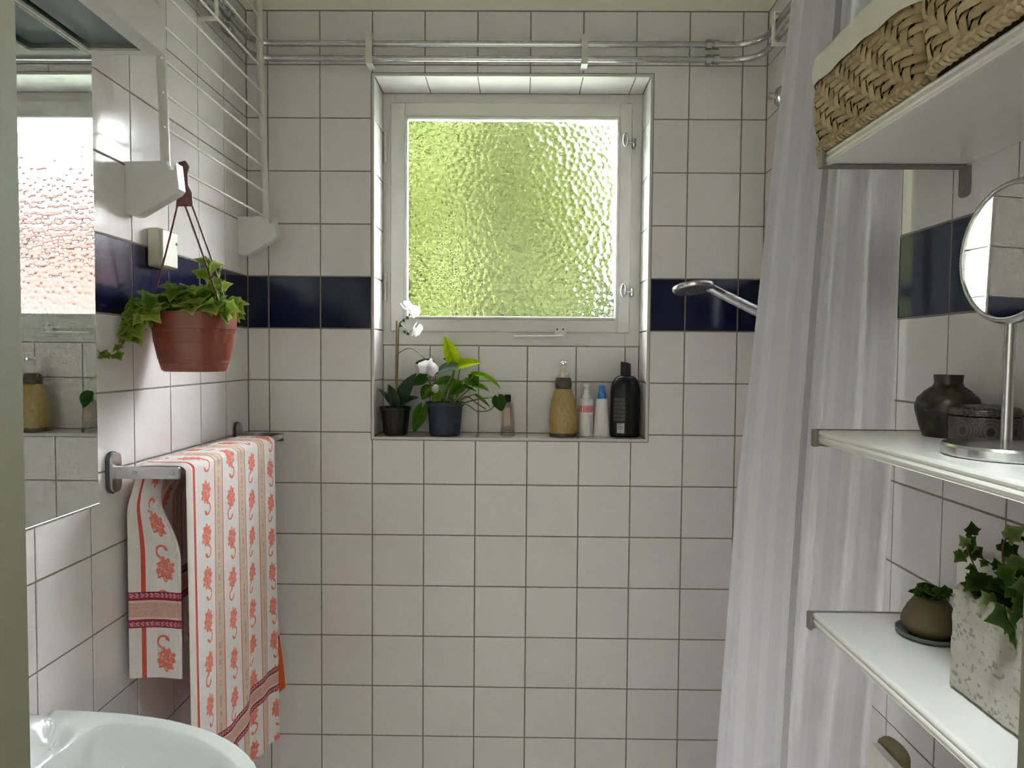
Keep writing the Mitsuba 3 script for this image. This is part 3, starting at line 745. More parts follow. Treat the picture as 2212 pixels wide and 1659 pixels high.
tw = thing('bath_towel', 'white bath towel with coral stripes and flowers hung over the towel rail', 'towel')
bx1, bx0, bz, rr = -.090, -.162, 1.195, .0098
path = [(bx1 + rr + .0045, z) for z in np.linspace(.405, bz, 60)]
path += [(bx1 + (rr + .0045 * (1 - k / 8)) * math.cos(a), bz + rr * math.sin(a)) for k, a in enumerate(np.linspace(.15, PI / 2, 8))]
path += [(x, bz + rr) for x in np.linspace(bx1 - .008, bx0 + .008, 8)]
path += [(bx0 + rr * math.cos(a), bz + rr * math.sin(a)) for a in np.linspace(PI / 2, PI - .15, 8)]
path += [(bx0 - rr - .002, z) for z in np.linspace(bz, .776, 36)]
path = np.array(path)
arc = np.r_[0, np.cumsum(np.linalg.norm(np.diff(path, axis=0), axis=1))]
scale_len = TOWEL_LEN / arc[-1]
ny = 66
ys = np.linspace(-.668, -.172, ny)
tan = np.gradient(path, axis=0); tan /= np.linalg.norm(tan, axis=1, keepdims=True)
nor = np.c_[tan[:, 1], -tan[:, 0]]
outer, inner, uvs = [], [], []
for iy, y in enumerate(ys):
    a = (y - ys[0]); fr = a / (ys[-1] - ys[0])
    for k, (x, z) in enumerate(path):
        s = arc[k] * scale_len
        dx, dy, dz = 0., 0., 0.
        if k < 60:
            h = (bz - z) / .8
            dx = h * (.010 * math.sin(fr * 15 + 1) + .007 * math.sin(fr * 31 + 2 + 2 * h)) * (.25 + .75 * fr) + .006 * h
            dy = h * (.006 + .010 * math.sin(fr * 12)) * (.3 + fr) * .6 * (1 - .8 * max(0, fr - .6))
            dz = .010 * h * math.sin(fr * 9 + 1)
        elif k > 84:
            h = (bz - z) / .4
            dx = h * (.010 * math.sin(fr * 9 + .4)) + .004 * h
            dx = max(dx, -.018)
            dy = h * .012 * math.sin(fr * 5)
            w = min(1, h / .22); w = w * w * (3 - 2 * w)
            wid = min(1, h / .45); wid = .42 + .58 * wid * wid * (3 - 2 * wid)
            if a < .112:                                   # the near edge is folded round to face the door
                xn, yn = -.196 + a * .95 * wid, ys[0] + .006 + .02 * math.sin(a * 28) * .4
            else:
                q_ = min(1, (a - .112) / .10)
                x1_ = -.196 + .1064 * wid
                xn, yn = x1_ + (-.176 - x1_) * q_ ** .8, ys[0] + .010 + (a - .112) * (.55 + .45 * q_)
            dx, dy = dx * (1 - w) + w * (xn - x), dy * (1 - w) + w * (yn - y)
        edge_round = .003 * (1 - min(1, a / .012)) + .003 * (1 - min(1, (ys[-1] - y) / .012))
        p = V(x + dx, y + dy, z + dz)
        nn = V(nor[k][0], 0, nor[k][1])
        outer.append(p + nn * (.0035 - edge_round)); inner.append(p - nn * (.0025 - edge_round * .7)); uvs.append((a, s))
ns = len(path)
gfac = grid_faces(ny, ns)
nO = ny * ns
idx = np.arange(nO).reshape(ny, ns)
lp_ = np.r_[idx[:, 0], idx[-1, 1:], idx[-2::-1, -1], idx[0, -2:0:-1]]
sd = []
for k in range(len(lp_)):
    a, b = lp_[k], lp_[(k + 1) % len(lp_)]
    sd += [[a, b, b + nO], [a, b + nO, a + nO]]
put(tw + '__cloth', (np.vstack([outer, inner]), np.vstack([gfac, gfac[:, ::-1] + nO, sd])), 'towel_terry', smooth=True, uv=np.array(uvs + uvs))
# folded-in second layer, its corner showing at the far edge
q, quv = [], []
for i, t in enumerate(np.linspace(0, 1, 14)):
    for j, s in enumerate(np.linspace(0, 1, 22)):
        z = 1.10 + (.475 - 1.10) * s
        yr = -.176 + .108 * max(0, s - .35) / .65 + .004 * math.sin(s * 9)
        y = yr - .20 * t
        q.append((-.0905 + .004 * math.sin(s * 3 + t * 4) * s + .008 * s * s - .004 * t, y, z + .028 * t * s)); quv.append((.20 * t, .625 * (1 - s)))
q = np.array(q); gq = grid_faces(14, 22)
put(tw + '__inner_fold', (np.vstack([q, q - [.003, 0, 0]]), np.vstack([gq, gq[:, ::-1] + len(q)])), 'towel_inner', smooth=True, uv=np.array(quv + quv), label='orange reverse side showing at the corner')

# ------------------------------------------------------------------ washbasin
sk = thing('washbasin', 'white porcelain washbasin on the left wall, bottom left corner', 'sink')
SC = V(.01, -1.17)
def outline(th, grow=1.):
    lo, hi = 0., .8
    for _ in range(40):
        m = (lo + hi) / 2
        x, y = SC[0] + m * math.cos(th), SC[1] + m * math.sin(th)
        ok = x > XL + .0015 and ((x - XL) / .450) ** 2.25 + abs((y - SC[1]) / .303) ** 2.25 <= 1 if x > XL else False
        lo, hi = (m, hi) if ok else (lo, m)
    return lo
NT = 320
ths = np.linspace(-PI, PI, NT, endpoint=False)
R0 = np.array([outline(t) for t in ths])
def bowl_r(th):     # bowl rim distance from SC
    lo, hi = 0., .6
    for _ in range(40):
        m = (lo + hi) / 2
        x, y = SC[0] + m * math.cos(th), SC[1] + m * math.sin(th)
        f1 = (abs(x - XL) / .424) ** 2.25 + abs((y - SC[1]) / .277) ** 2.25
        ok = f1 ** 5 + max(0., (.04 - x) / .168) ** 9 <= 1
        lo, hi = (m, hi) if ok else (lo, m)
    return lo
R1 = np.array([bowl_r(t) for t in ths])
rows = [(R0 * .25, .60), (R0 * .5, .61), (R0 * .80, .66), (R0 * .95, .745), (R0 * .985, .795), (R0, .806), (R0 * .999, .812), (R0 * .994, .817), (R0 * .985, .8198)]
for k in np.linspace(.12, .92, 10):
    rows.append((R0 * .985 * (1 - k) + R1 * 1.02 * k, .820 - .004 * k))
rows += [(R1 * 1.0, .8145), (R1 * .982, .808), (R1 * .962, .795), (R1 * .925, .765), (R1 * .85, .725), (R1 * .70, .690), (R1 * .48, .672), (R1 * .22, .664), (R1 * .05, .661)]
sv = []
for r, z in rows:
    for t, ra in zip(ths, r):
        x, y = SC[0] + ra * math.cos(t), SC[1] + ra * math.sin(t)
        zz = z
        if z > .81:
            s = np.clip((-.150 - x) / .045, 0, 1); s = s * s * (3 - 2 * s)
            s2 = np.clip((abs(y + 1.17) - .285) / -.05, 0, 1); s2 = s2 * s2 * (3 - 2 * s2)
            zz += .022 * s * s2
            # soap recess in the ledge
            zz -= .013 * math.exp(-((x + .158) / .026) ** 4 - ((y + .955) / .018) ** 4)
            zz -= .013 * math.exp(-((x + .158) / .026) ** 4 - ((y + 1.385) / .018) ** 4)
        sv.append((x, y, zz))
nr = len(rows)
sf = []
for i in range(nr - 1):
    for j in range(NT):
        a, b = i * NT + j, i * NT + (j + 1) % NT
        sf += [[a, b, b + NT], [a, b + NT, a + NT]]
sv.append((SC[0], SC[1], .660)); c0 = len(sv) - 1
sf += [[(nr - 1) * NT + j, (nr - 1) * NT + (j + 1) % NT, c0] for j in range(NT)]
put(sk + '__basin', (np.array(sv), np.array(sf)), 'porcelain', smooth=60)
put(sk + '__pedestal', lathe([(.11, 0), (.10, .1), (.085, .4), (.10, .64), (0, .64)], 40, (-.05, -1.17, 0), ey=1.1), 'porcelain', smooth=40)
tp = thing('basin_tap', 'chrome mixer tap on the back ledge of the washbasin', 'tap')
put(tp + '__body', lathe([(0, .836), (.027, .836), (.027, .842), (.022, .848), (.021, .93), (.018, .945), (0, .948)], 28, (-.168, -1.17, 0)), 'chrome', smooth=35)
put(tp + '__spout', tube(curve([(-.165, -1.17, .895), (-.12, -1.17, .912), (-.085, -1.17, .90), (-.078, -1.17, .888)], 8), .011, 14), 'chrome', smooth=50)
put(tp + '__lever', cbox(-.175, -.10, -1.178, -1.162, .952, .962, .003), 'chrome')

# ------------------------------------------------------------------ objects on the niche sill
SILL = NZ0 + .0004
# orchid
oc = thing('orchid', 'white orchid in a small black nursery pot at the left of the sill', 'potted plant')
OP = V(.2065, .064, 0)
rib = lambda v: np.c_[v[:, :2] * (1 + .018 * np.sin(np.arctan2(v[:, 1], v[:, 0]) * 14))[:, None], v[:, 2]]
put(oc + '__pot', lathe([(0, SILL), (.032, SILL), (.0345, SILL + .004), (.042, SILL + .072), (.0455, SILL + .073), (.046, SILL + .083), (.0425, SILL + .083), (.040, SILL + .06), (0, SILL + .058)], 84, OP, shape=rib), 'pot_black', smooth=30)
put(oc + '__stake', tube([OP + V(.001, -.006, 1.25), OP + V(.0035, -.005, 1.526)], .0027, 8), 'stake_wood', smooth=True)
put(oc + '__stem', tube(curve([OP + V(.000, 0, 1.25), OP + V(.006, .001, 1.40), OP + V(.009, -.002, 1.50), OP + V(.016, -.012, 1.522), OP + V(.034, -.03, 1.530), OP + V(.05, -.04, 1.545)], 10), np.linspace(.0024, .0014, 51), 8), 'stem_green', smooth=True)
put(oc + '__stem', tube(curve([OP + V(.014, -.008, 1.518), OP + V(.028, -.025, 1.508), OP + V(.045, -.04, 1.492)], 8), .0013, 7), 'stem_green', smooth=True)
for b in ((.030, -.035, 1.527), (.042, -.042, 1.534), (.018, -.02, 1.513), (.034, -.042, 1.494), (.044, -.048, 1.488)):
    put(oc + '__bud', ball(OP + V(*b), .0045, (1, 1, 1.2), 2), 'bud_dark', smooth=True, label='dark green bud')
DK, DK2 = (.006, .018, .005), (.011, .028, .008)
for base, tip, up, w, bd in (((0, -.005, 1.262), (-.048, -.035, 1.328), (.5, -.6, .6), .024, .10), ((.004, -.01, 1.262), (-.020, -.01, 1.338), (.5, -.9, .2), .036, .10),
                             ((.010, -.002, 1.262), (.062, .005, 1.372), (-.5, -.85, .3), .056, .12), ((.012, -.012, 1.262), (.075, -.03, 1.30), (-.2, -.5, .9), .045, .2), ((.0, .01, 1.262), (.040, .04, 1.35), (-.3, -.9, .4), .044, .1)):
    put_leaf(oc + '__leaf', OP + V(*base), OP + V(*tip), up, w, bend=bd, c0=DK, c1=DK2, lobes=.1, power=.8, bsdf='leaf_thick')
def petal_mesh(c, d, up, ln, wd, cup=.25, n=9, m=7):
    M = frame_from(c, np.asarray(c) + unit(d), up)
    v = []
    for a in np.linspace(0, 1, n):
        h = wd / 2 * (.12 + .88 * math.sin(PI * min(1, a ** .75 * .98 + .02))) if a < 1 else wd * .12
        for s in np.linspace(-1, 1, m):
            v.append((s * h, a * ln, cup * ln * (a - .3) ** 2 + .18 * abs(s * h) + .02 * ln * math.sin(a * 8 + s * 3)))
    return place((np.array(v), grid_faces(n, m)), M)
def orchid_flower(c, face, roll, size, label=None):
    c = OP + V(*c); face = unit(face)
    a = unit(np.cross(face, [0, 0, 1.])); b = np.cross(a, face)
    fl = put(oc + '__flower', ball(c + face * .12 * size, .11 * size, (1, 1, 1.3), 2), 'petal', smooth=True, label=label or 'white orchid flower')
    for ang, ln, wd, lay in ((8, .52, .62, 1), (172, .52, .62, 1), (90, .50, .36, 0), (218, .48, .34, 0), (322, .48, .34, 0)):
        t = math.radians(ang + roll)
        d = a * math.cos(t) + b * math.sin(t) + face * (.25 + .1 * lay)
        put(fl + '__petal', petal_mesh(c + face * .01 * lay, d, face, ln * size, wd * size), 'petal', smooth=True)
orchid_flower((.034, -.028, 1.556), (.35, .2, .55), 20, .056)
orchid_flower((.052, -.040, 1.545), (.8, -.4, .5), -20, .054)
orchid_flower((.056, -.045, 1.500), (.75, .3, -.2), 10, .060)
orchid_flower((.104, -.040, 1.385), (.05, -.95, .12), 15, .066)
put(oc + '__bud', ball(OP + V(.124, -.040, 1.325), .0115, (1, 1, 1.35), 3), 'petal', smooth=True, label='white hanging bud')
put(oc + '__stem', tube(curve([OP + V(.006, 0, 1.43), OP + V(.05, -.03, 1.445), OP + V(.095, -.035, 1.41), OP + V(.118, -.037, 1.36), OP + V(.124, -.04, 1.335)], 8), .0013, 7), 'stem_green', smooth=True)

# pothos
pt = thing('pothos', 'pothos with lime and dark heart leaves in a slate black pot on the sill', 'potted plant')
PC = V(.3545, .062, 0)
put(pt + '__pot', lathe([(0, SILL), (.0425, SILL), (.0445, SILL + .003), (.0525, SILL + .086), (.0560, SILL + .087), (.0565, SILL + .099), (.0535, SILL + .099), (.050, SILL + .08), (0, SILL + .078)], 64, PC), 'pot_slate', smooth=30)
put(pt + '__soil', lathe([(0, SILL + .088), (.0505, SILL + .084), (.05, SILL + .076), (0, SILL + .076)], 32, PC), 'soil', smooth=30)
LM, LM2 = (.30, .42, .008), (.42, .52, .012)
MD, MD2 = (.07, .15, .012), (.10, .20, .02)
HD, HD2 = (.018, .05, .010), (.028, .07, .012)
SV, SV2 = (.20, .27, .20), (.10, .17, .09)
def stemleaf(base, neck, tip, up, w, bend, c0, c1, rib, label=None, lobes=.5, stem='stem_green'):
    put(pt + '__stem', tube(curve([base, ((base[0] + neck[0]) / 2 + .004, (base[1] + neck[1]) / 2, (base[2] + neck[2]) / 2 + .006), neck], 8), np.linspace(.0026, .0016, 17), 8), stem, smooth=True)
    put_leaf(pt + '__leaf', V(*neck), V(*tip), up, w, bend=bend, c0=c0, c1=c1, rib=rib, label=label, lobes=lobes)
Z0 = 1.275
stemleaf((.345, .05, Z0), (.385, .045, 1.392), (.352, .055, 1.482), (.35, -.9, .1), .046, .10, LM, LM2, (.24, .36, .02), 'bright lime green upright leaf')
stemleaf((.36, .05, Z0), (.385, .04, 1.388), (.466, .03, 1.404), (0, -.65, .75), .044, .16, LM, LM2, (.24, .36, .02), 'bright lime green sideways leaf')
stemleaf((.37, .05, Z0), (.442, .04, 1.368), (.522, .03, 1.328), (.35, -.5, .8), .030, .22, (.12, .24, .012), (.17, .30, .02), None, 'lime edged drooping leaf')
stemleaf((.375, .05, Z0), (.44, .05, 1.335), (.488, .05, 1.318), (.2, -.5, .8), .026, .2, MD, MD2, None)
stemleaf((.38, .04, Z0), (.513, .028, 1.305), (.526, .02, 1.262), (.1, -1, .15), .043, .08, HD, HD2, (.05, .10, .02), 'dark heart leaf beside the clear bottle')
stemleaf((.33, .04, Z0), (.290, .032, 1.272), (.266, .028, 1.196), (.25, -1, .1), .042, .06, HD, MD, (.06, .12, .02), 'dark hanging heart leaf between the two pots')
stemleaf((.34, .05, Z0), (.388, .03, 1.392), (.326, .02, 1.368), (-.1, -.65, .75), .042, .14, SV, SV2, (.32, .38, .3), 'pale silver-green leaf')
stemleaf((.335, .06, Z0), (.315, .07, 1.395), (.262, .08, 1.402), (0, -.6, .8), .040, .12, HD, HD2, None)
stemleaf((.365, .06, Z0), (.38, .06, 1.345), (.318, .03, 1.335), (0, -.7, .7), .045, .12, HD, MD, None)
stemleaf((.375, .05, Z0), (.425, .045, 1.36), (.455, .035, 1.335), (.2, -.8, .5), .050, .12, HD, MD, None)
stemleaf((.35, .04, Z0), (.405, .03, 1.34), (.375, .01, 1.31), (.1, -.9, .4), .046, .1, HD, MD, None)
stemleaf((.34, .04, Z0), (.315, .03, 1.33), (.292, .015, 1.295), (-.2, -.9, .3), .042, .1, MD, HD, None)
stemleaf((.335, .05, Z0), (.30, .05, 1.36), (.262, .05, 1.335), (-.2, -.8, .5), .042, .1, HD, HD2, None)
stemleaf((.36, .03, Z0), (.345, .02, 1.32), (.325, .01, 1.288), (0, -.9, .4), .034, .1, MD, MD2, None)
stemleaf((.37, .07, Z0), (.40, .08, 1.40), (.345, .09, 1.415), (0, -.6, .8), .04, .1, HD, MD, None)
put(pt + '__vine', tube(curve([(.395, .045, 1.285), (.425, .038, 1.279), (.452, .034, 1.262), (.485, .032, 1.264), (.506, .03, 1.282), (.514, .028, 1.304)], 8), .0019, 8), 'stem_green', smooth=True)
put(pt + '__vine', tube(curve([(.385, .045, 1.278), (.42, .03, 1.305), (.452, .028, 1.285), (.478, .03, 1.268)], 8), .0017, 8), 'stem_brown', smooth=True)
stemleaf((.38, .04, Z0), (.445, .03, 1.312), (.492, .025, 1.272), (.3, -.7, .6), .014, .1, MD, MD2, None, lobes=.1)
stemleaf((.365, .045, Z0), (.395, .035, 1.335), (.452, .03, 1.318), (.1, -.5, .9), .018, .15, MD, HD, None, lobes=.2)
for a, b in (((.34, .03, 1.27), (.376, .035, 1.36)), ((.355, .03, 1.27), (.365, .03, 1.345)), ((.385, .03, 1.27), (.412, .035, 1.355))):
    put(pt + '__stem', tube(curve([a, ((a[0] + b[0]) / 2 - .006, a[1], (a[2] + b[2]) / 2), b], 8), .0022, 8), 'stem_green', smooth=True)

# clear gel bottle
gb = thing('gel_bottle', 'small clear bottle with black cap beside the pothos', 'bottle')
GC = (.5415, .072, 0)
put(gb + '__body', lathe([(0, SILL), (.020, SILL), (.0218, SILL + .002), (.0205, SILL + .03), (.0178, SILL + .085), (.0165, SILL + .093), (.008, SILL + .098), (.0075, SILL + .10), (0, SILL + .10)], 48, GC), 'clear_gel', smooth=40)
def wrap(c, r0, r1, a0, a1, z0, z1, n=10):
    v = [(c[0] + (r0 + (r1 - r0) * t) * math.cos(a), c[1] + (r0 + (r1 - r0) * t) * math.sin(a), z0 + (z1 - z0) * t) for t in (0, 1) for a in np.linspace(a0, a1, n)]
    return np.array(v), grid_faces(2, n)
put(gb + '__label', wrap(GC, .0209, .0186, -2.2, -1.15, SILL + .030, SILL + .084), 'gel_label', smooth=True, label='pinkish printed label')
put(gb + '__mark', wrap(GC, .0219, .0218, -1.9, -1.2, SILL + .017, SILL + .0195), 'gel_mark', smooth=True)
put(gb + '__cap', lathe([(.0085, SILL + .100), (.0095, SILL + .1005), (.0095, SILL + .120), (.0085, SILL + .1215), (0, SILL + .1215)], 32, GC), 'cap_black', smooth=40)

# amber soap dispenser
sd_ = thing('soap_dispenser', 'quilted amber glass soap dispenser with metal pump on the sill', 'soap dispenser')
AC = (.7075, .066, 0)
def quilt(v):
    r = np.hypot(v[:, 0], v[:, 1]); a = np.arctan2(v[:, 1], v[:, 0]); z = v[:, 2] - SILL
    u1, u2 = a * 7 / PI + z * 55 * .5, a * 7 / PI - z * 55 * .5
    k = np.minimum(np.abs((u1 % 1) - .5), np.abs((u2 % 1) - .5)) * 2
    amp = np.clip((z - .012) / .01, 0, 1) * np.clip((.142 - z) / .008, 0, 1) * .0026
    s = 1 + amp * (np.sqrt(np.clip(k, 0, 1)) - .6) / np.maximum(r, 1e-6) * (r > .01)
    return np.c_[v[:, 0] * s, v[:, 1] * s, v[:, 2]]
ap = [(0, SILL + .010)] + [(.0405 + .0012 * math.sin(t * 3) - .0165 * max(0, t - .25) ** 1.9 / .75 ** 1.9, SILL + .010 + .132 * t) for t in np.linspace(0, 1, 70)] + [(0, SILL + .143)]
put(sd_ + '__body', lathe(ap, 120, AC, shape=quilt), 'amber_glass', smooth=True)
put(sd_ + '__base', lathe([(0, SILL), (.0405, SILL), (.0418, SILL + .002), (.0415, SILL + .009), (.040, SILL + .0105), (0, SILL + .0105)], 48, AC), 'brown_collar', smooth=35)
put(sd_ + '__collar', lathe([(.0225, SILL + .141), (.0235, SILL + .144), (.0245, SILL + .148), (.0255, SILL + .153), (.0250, SILL + .163), (.0215, SILL + .173), (.0205, SILL + .1745), (0, SILL + .1745)], 48, AC), 'brown_collar', smooth=40, label='dark brown collar')
pm = put(sd_ + '__pump', lathe([(.0155, SILL + .1745), (.0160, SILL + .186), (.0120, SILL + .187), (.0125, SILL + .192), (.006, SILL + .193), (.0048, SILL + .194), (.0042, SILL + .208), (.008, SILL + .209), (.0088, SILL + .219), (.006, SILL + .223), (0, SILL + .2235)], 32, AC), 'ivory_plastic', smooth=35, label='ivory and metal pump')
put(pm + '__spout', tube([(AC[0], AC[1], SILL + .216), (AC[0] - .003, AC[1] - .030, SILL + .217), (AC[0] - .003, AC[1] - .034, SILL + .213)], [.0055, .004, .0035], 10), 'brushed_steel', smooth=50)

# lotion bottle, white tube, shampoo
lb = thing('lotion_bottle', 'white pump bottle with pink printed band beside the amber dispenser', 'bottle')
LC = (.7765, .066, 0)
lm, luv = lathe([(0, SILL), (.0195, SILL), (.0207, SILL + .002), (.0207, SILL + .104), (.0198, SILL + .1075), (.0192, SILL + .1085), (0, SILL + .1085)], 64, LC, want_uv=True)
lm_v, lm_f = lm
luv[:, 1] -= SILL
luv[:, 0] = ((np.arctan2(lm_v[:, 1] - LC[1], lm_v[:, 0] - LC[0]) - PI / 2) % (2 * PI)) / (2 * PI)     # seam at the back
put(lb + '__body', (lm_v, lm_f), 'lotion_print', smooth=True, uv=luv)
put(lb + '__collar', lathe([(.0195, SILL + .1085), (.0198, SILL + .112), (.011, SILL + .1125), (.0105, SILL + .124), (.0085, SILL + .125), (.0080, SILL + .138), (.0055, SILL + .139), (.0055, SILL + .149), (.0095, SILL + .151), (.0105, SILL + .157), (0, SILL + .157)], 36, LC), 'white_plastic', smooth=35)
put(lb + '__overcap', lathe([(.0193, SILL + .1128), (.0193, SILL + .1475), (.0183, SILL + .1485), (.0110, SILL + .1487)], 40, LC), 'clear_thin', smooth=40, label='clear plastic overcap')
tb = thing('cream_tube', 'white standing tube with blue pump top between lotion bottle and black shampoo', 'tube')
TC = (.8225, .066, 0)
def flat(v):
    z = (v[:, 2] - SILL) / .113
    k = np.clip(1 - z, 0, 1)
    return np.c_[v[:, 0] * (1 + .32 * k), v[:, 1] * (1 - .45 * k), v[:, 2]]
put(tb + '__body', lathe([(0, SILL), (.0180, SILL), (.0184, SILL + .002), (.0182, SILL + .03), (.0180, SILL + .104), (.0172, SILL + .111), (.0158, SILL + .113), (0, SILL + .113)], 48, TC, shape=flat), 'tube_white', smooth=35)
put(tb + '__cap', lathe([(.0130, SILL + .113), (.0135, SILL + .114), (.0125, SILL + .131), (.0085, SILL + .134), (.0085, SILL + .150), (.0080, SILL + .1525), (.0070, SILL + .1535), (0, SILL + .154)], 36, TC), 'blue_plastic', smooth=35, label='blue pump cap')
put(tb + '__spout', tube([(TC[0], TC[1], SILL + .148), (TC[0] + .005, TC[1] - .016, SILL + .149)], [.0058, .0042], 10), 'blue_plastic', smooth=50)
sh = thing('shampoo_bottle', 'tall black shampoo bottle at the right end of the sill', 'bottle')
HC2 = (.8925, .068, 0)
hp_, = [[(0, SILL), (.041, SILL), (.0435, SILL + .004), (.0440, SILL + .01), (.0440, SILL + .135)] + [(.0155 + .0285 * math.cos(t), SILL + .135 + .047 * math.sin(t)) for t in np.linspace(.15, PI / 2, 10)] + [(.0148, SILL + .1825), (0, SILL + .1825)]]
hm, huv = lathe(hp_, 72, HC2, ey=.66, want_uv=True)
hv, hf = hm
put(sh + '__body', (hv, hf), 'shampoo_print', smooth=True, uv=np.c_[np.where(hv[:, 1] < HC2[1] + .002, hv[:, 0] - HC2[0], .05), hv[:, 2] - SILL])
put(sh + '__cap', lathe([(.0148, SILL + .182), (.0155, SILL + .184), (.0150, SILL + .217), (.0140, SILL + .2205), (0, SILL + .2225)], 40, HC2, shape=lambda v: np.c_[v[:, 0], v[:, 1], v[:, 2] - np.where(v[:, 2] > SILL + .21, v[:, 0] * .22, 0)]), 'cap_black', smooth=35)

# ------------------------------------------------------------------ shower
sr = thing('shower', 'chrome hand shower on a wall bar, its head in front of the blue tile band', 'shower')
D0, D1 = V(.9985, -.30, 1.595), V(1.208, -.30, 1.515)
ax_ = unit(D1 - D0)
hd_n = unit(V(.10, -.16, -1))                        # spray face looks down
zh = -hd_n; xh_ = unit(ax_ - zh * (ax_ @ zh)); Mh = basis(D0, xh_, np.cross(zh, xh_), zh)
head = lathe([(0, -.006), (.046, -.006), (.0485, -.0045), (.050, .000), (.0495, .005), (.044, .009), (.025, .0115), (0, .012)], 56)
put(sr + '__head', place(head, Mh), 'chrome', smooth=40)
face = lathe([(0, -.0082), (.0445, -.0082), (.0465, -.0062), (.0465, -.005), (0, -.005)], 48)
fc = put(sr + '__spray_face', place(face, Mh), 'dark_rubber', smooth=35, label='dark grey spray face')
noz = []
for rr_, nn_ in ((.010, 6), (.019, 12), (.028, 18), (.036, 24)):
    for k in range(nn_):
        a = 2 * PI * k / nn_
        noz.append(ball((rr_ * math.cos(a), rr_ * math.sin(a), -.0086), .0014, (1, 1, 1), 1))
put(fc + '__nozzles', place(cat(noz), Mh), 'pot_slate', kind='stuff')
hp0 = D0 + xh_ * .036 + V(0, 0, .004)
put(sr + '__handle', tube([V(1.026, -.30, 1.6015), V(1.040, -.30, 1.596), V(1.09, -.30, 1.5715), V(1.15, -.30, 1.5425), D1], [.0075, .0108, .0122, .0125, .0115], 18), 'chrome', smooth=60)
put(sr + '__button', tube([(1.044, -.3105, 1.597), (1.072, -.3118, 1.583)], .0036, 8), 'dark_rubber', smooth=50, label='dark mode button on the handle')
put(sr + '__wall_bar', tube([(1.225, -.30, .95), (1.225, -.30, 1.66)], .0095, 16), 'chrome', smooth=50)
for z in (.96, 1.65):
    put(sr + '__bar_mount', cat([tube([(XR, -.30, z), (1.222, -.30, z)], .010, 14), lathe([(0, 0), (.02, 0), (.02, .006), (0, .006)], 24)] if False else [tube([(XR, -.30, z), (1.222, -.30, z)], .010, 14)]), 'chrome', smooth=50)
put(sr + '__holder', cat([cbox(1.190, 1.240, -.318, -.282, 1.485, 1.525, .006)]), 'chrome')
put(sr + '__hose', tube(curve([D1, (1.228, -.325, 1.46), (1.215, -.36, 1.15), (1.20, -.40, .72), (1.215, -.36, .62), (1.232, -.30, .80)], 12), .0068, 10), 'brushed_steel', smooth=50)
hk = thing('wall_rosette', 'round chrome rosette high on the right wall by the curtain', 'rosette')
rs = lathe([(0, 0), (.026, 0), (.026, .004), (.020, .010), (.009, .013), (.009, .030), (0, .030)], 40)
put(hk + '__disc', place(rs, basis(V(XR, -.105, 2.128), Yv, Zv, -Xv)), 'chrome', smooth=35)

# ------------------------------------------------------------------ shower curtain
cu = thing('shower_curtain', 'white satin-striped shower curtain gathered at the right wall', 'curtain')
nS, nZ = 240, 44
zz_ = np.linspace(.16, 2.145, nZ)
def xleft(z):
    return float(np.interp(z, [.16, .67, 1.185, 1.495, 1.7175, 2.0566, 2.3], [.917, .9444, .9717, .9998, 1.0178, 1.0500, 1.067]))
def xhem(z):
    return float(np.interp(z, [.16, .696, .97, 1.30, 1.566, 1.75, 2.3], [1.043, 1.0604, 1.0684, 1.0820, 1.0951, 1.1061, 1.135]))
def xright(z):
    return float(np.interp(z, [.16, .75, .99, 1.20, 1.41, 2.3], [1.212, 1.232, 1.250, 1.258, 1.258, 1.258]))
cv, cuv, hemv = [], [], []
nF = 70
for iz, z in enumerate(zz_):
    xl, xh, xr = xleft(z), xhem(z), xright(z)
    row = []
    low = (2.235 - z) / 2.1
    for k in range(nF):                               # near flap from the hem back to the outer fold
        t = k / (nF - 1)
        x = xh + (xl + .012 - xh) * t
        y = -.800 + .007 * math.sin(t * 6.0 + .6) + .002 * math.sin(t * 13 + 1.5 * z) + .006 * t
        row.append((x, y))
    for k in range(1, 14):                            # the fold
        a = PI * k / 14
        row.append((xl + .012 - .012 * math.sin(a), -.772 - .026 * math.cos(a) + .002))
    nB = nS - len(row)
    for k in range(nB):                               # far layer, running back to the wall in pleats
        t = k / (nB - 1)
        x = xl + .014 + (xr - xl - .014) * t
        amp = .019 * min(1, t * 6) * (1 - .35 * max(0, (t - .8) / .2))
        y = -.746 + amp * math.sin(t * 25 + .5 + .5 * math.sin(2.1 * z)) + .0025 * math.sin(t * 67 + 2.4 * z) - .022 * max(0, t - .55)
        row.append((x, y))
    row = np.array(row)
    s = np.r_[0, np.cumsum(np.linalg.norm(np.diff(row, axis=0), axis=1))]
    for (x, y), a in zip(row, s):
        cv.append((x, y, z)); cuv.append((a / s[-1] * .78, z))
    hemv.append((row[0][0], row[0][1]))
put(cu + '__cloth', (np.array(cv), grid_faces(nZ, nS)), 'curtain_cloth', smooth=True, uv=np.array(cuv))
hv_, w_ = [], .0095
for (x, y), z in zip(hemv, zz_):
    hv_ += [(x + .001, y + .0015, z), (x + .001, y - .0022, z), (x - w_, y - .0030, z), (x - w_, y + .0, z)]
hf_ = []
for k in range(nZ - 1):
    for j in range(4):
        a, b = 4 * k + j, 4 * k + (j + 1) % 4
        hf_ += [[a, b, b + 4], [a, b + 4, a + 4]]
put(cu + '__hem', (np.array(hv_), np.array(hf_)), 'curtain_hem', label='grey doubled side hem')
cr = thing('curtain_rail', 'chrome rail carrying the shower curtain, above the picture', 'curtain rail')
put(cr + '__bar', tube([(XR, -.775, 2.172), (.55, -.775, 2.172)], .0105, 14), 'chrome', smooth=50)
put(cr + '__ceiling_post', tube([(.56, -.775, 2.172), (.56, -.775, ZC)], .008, 12), 'chrome', smooth=50)
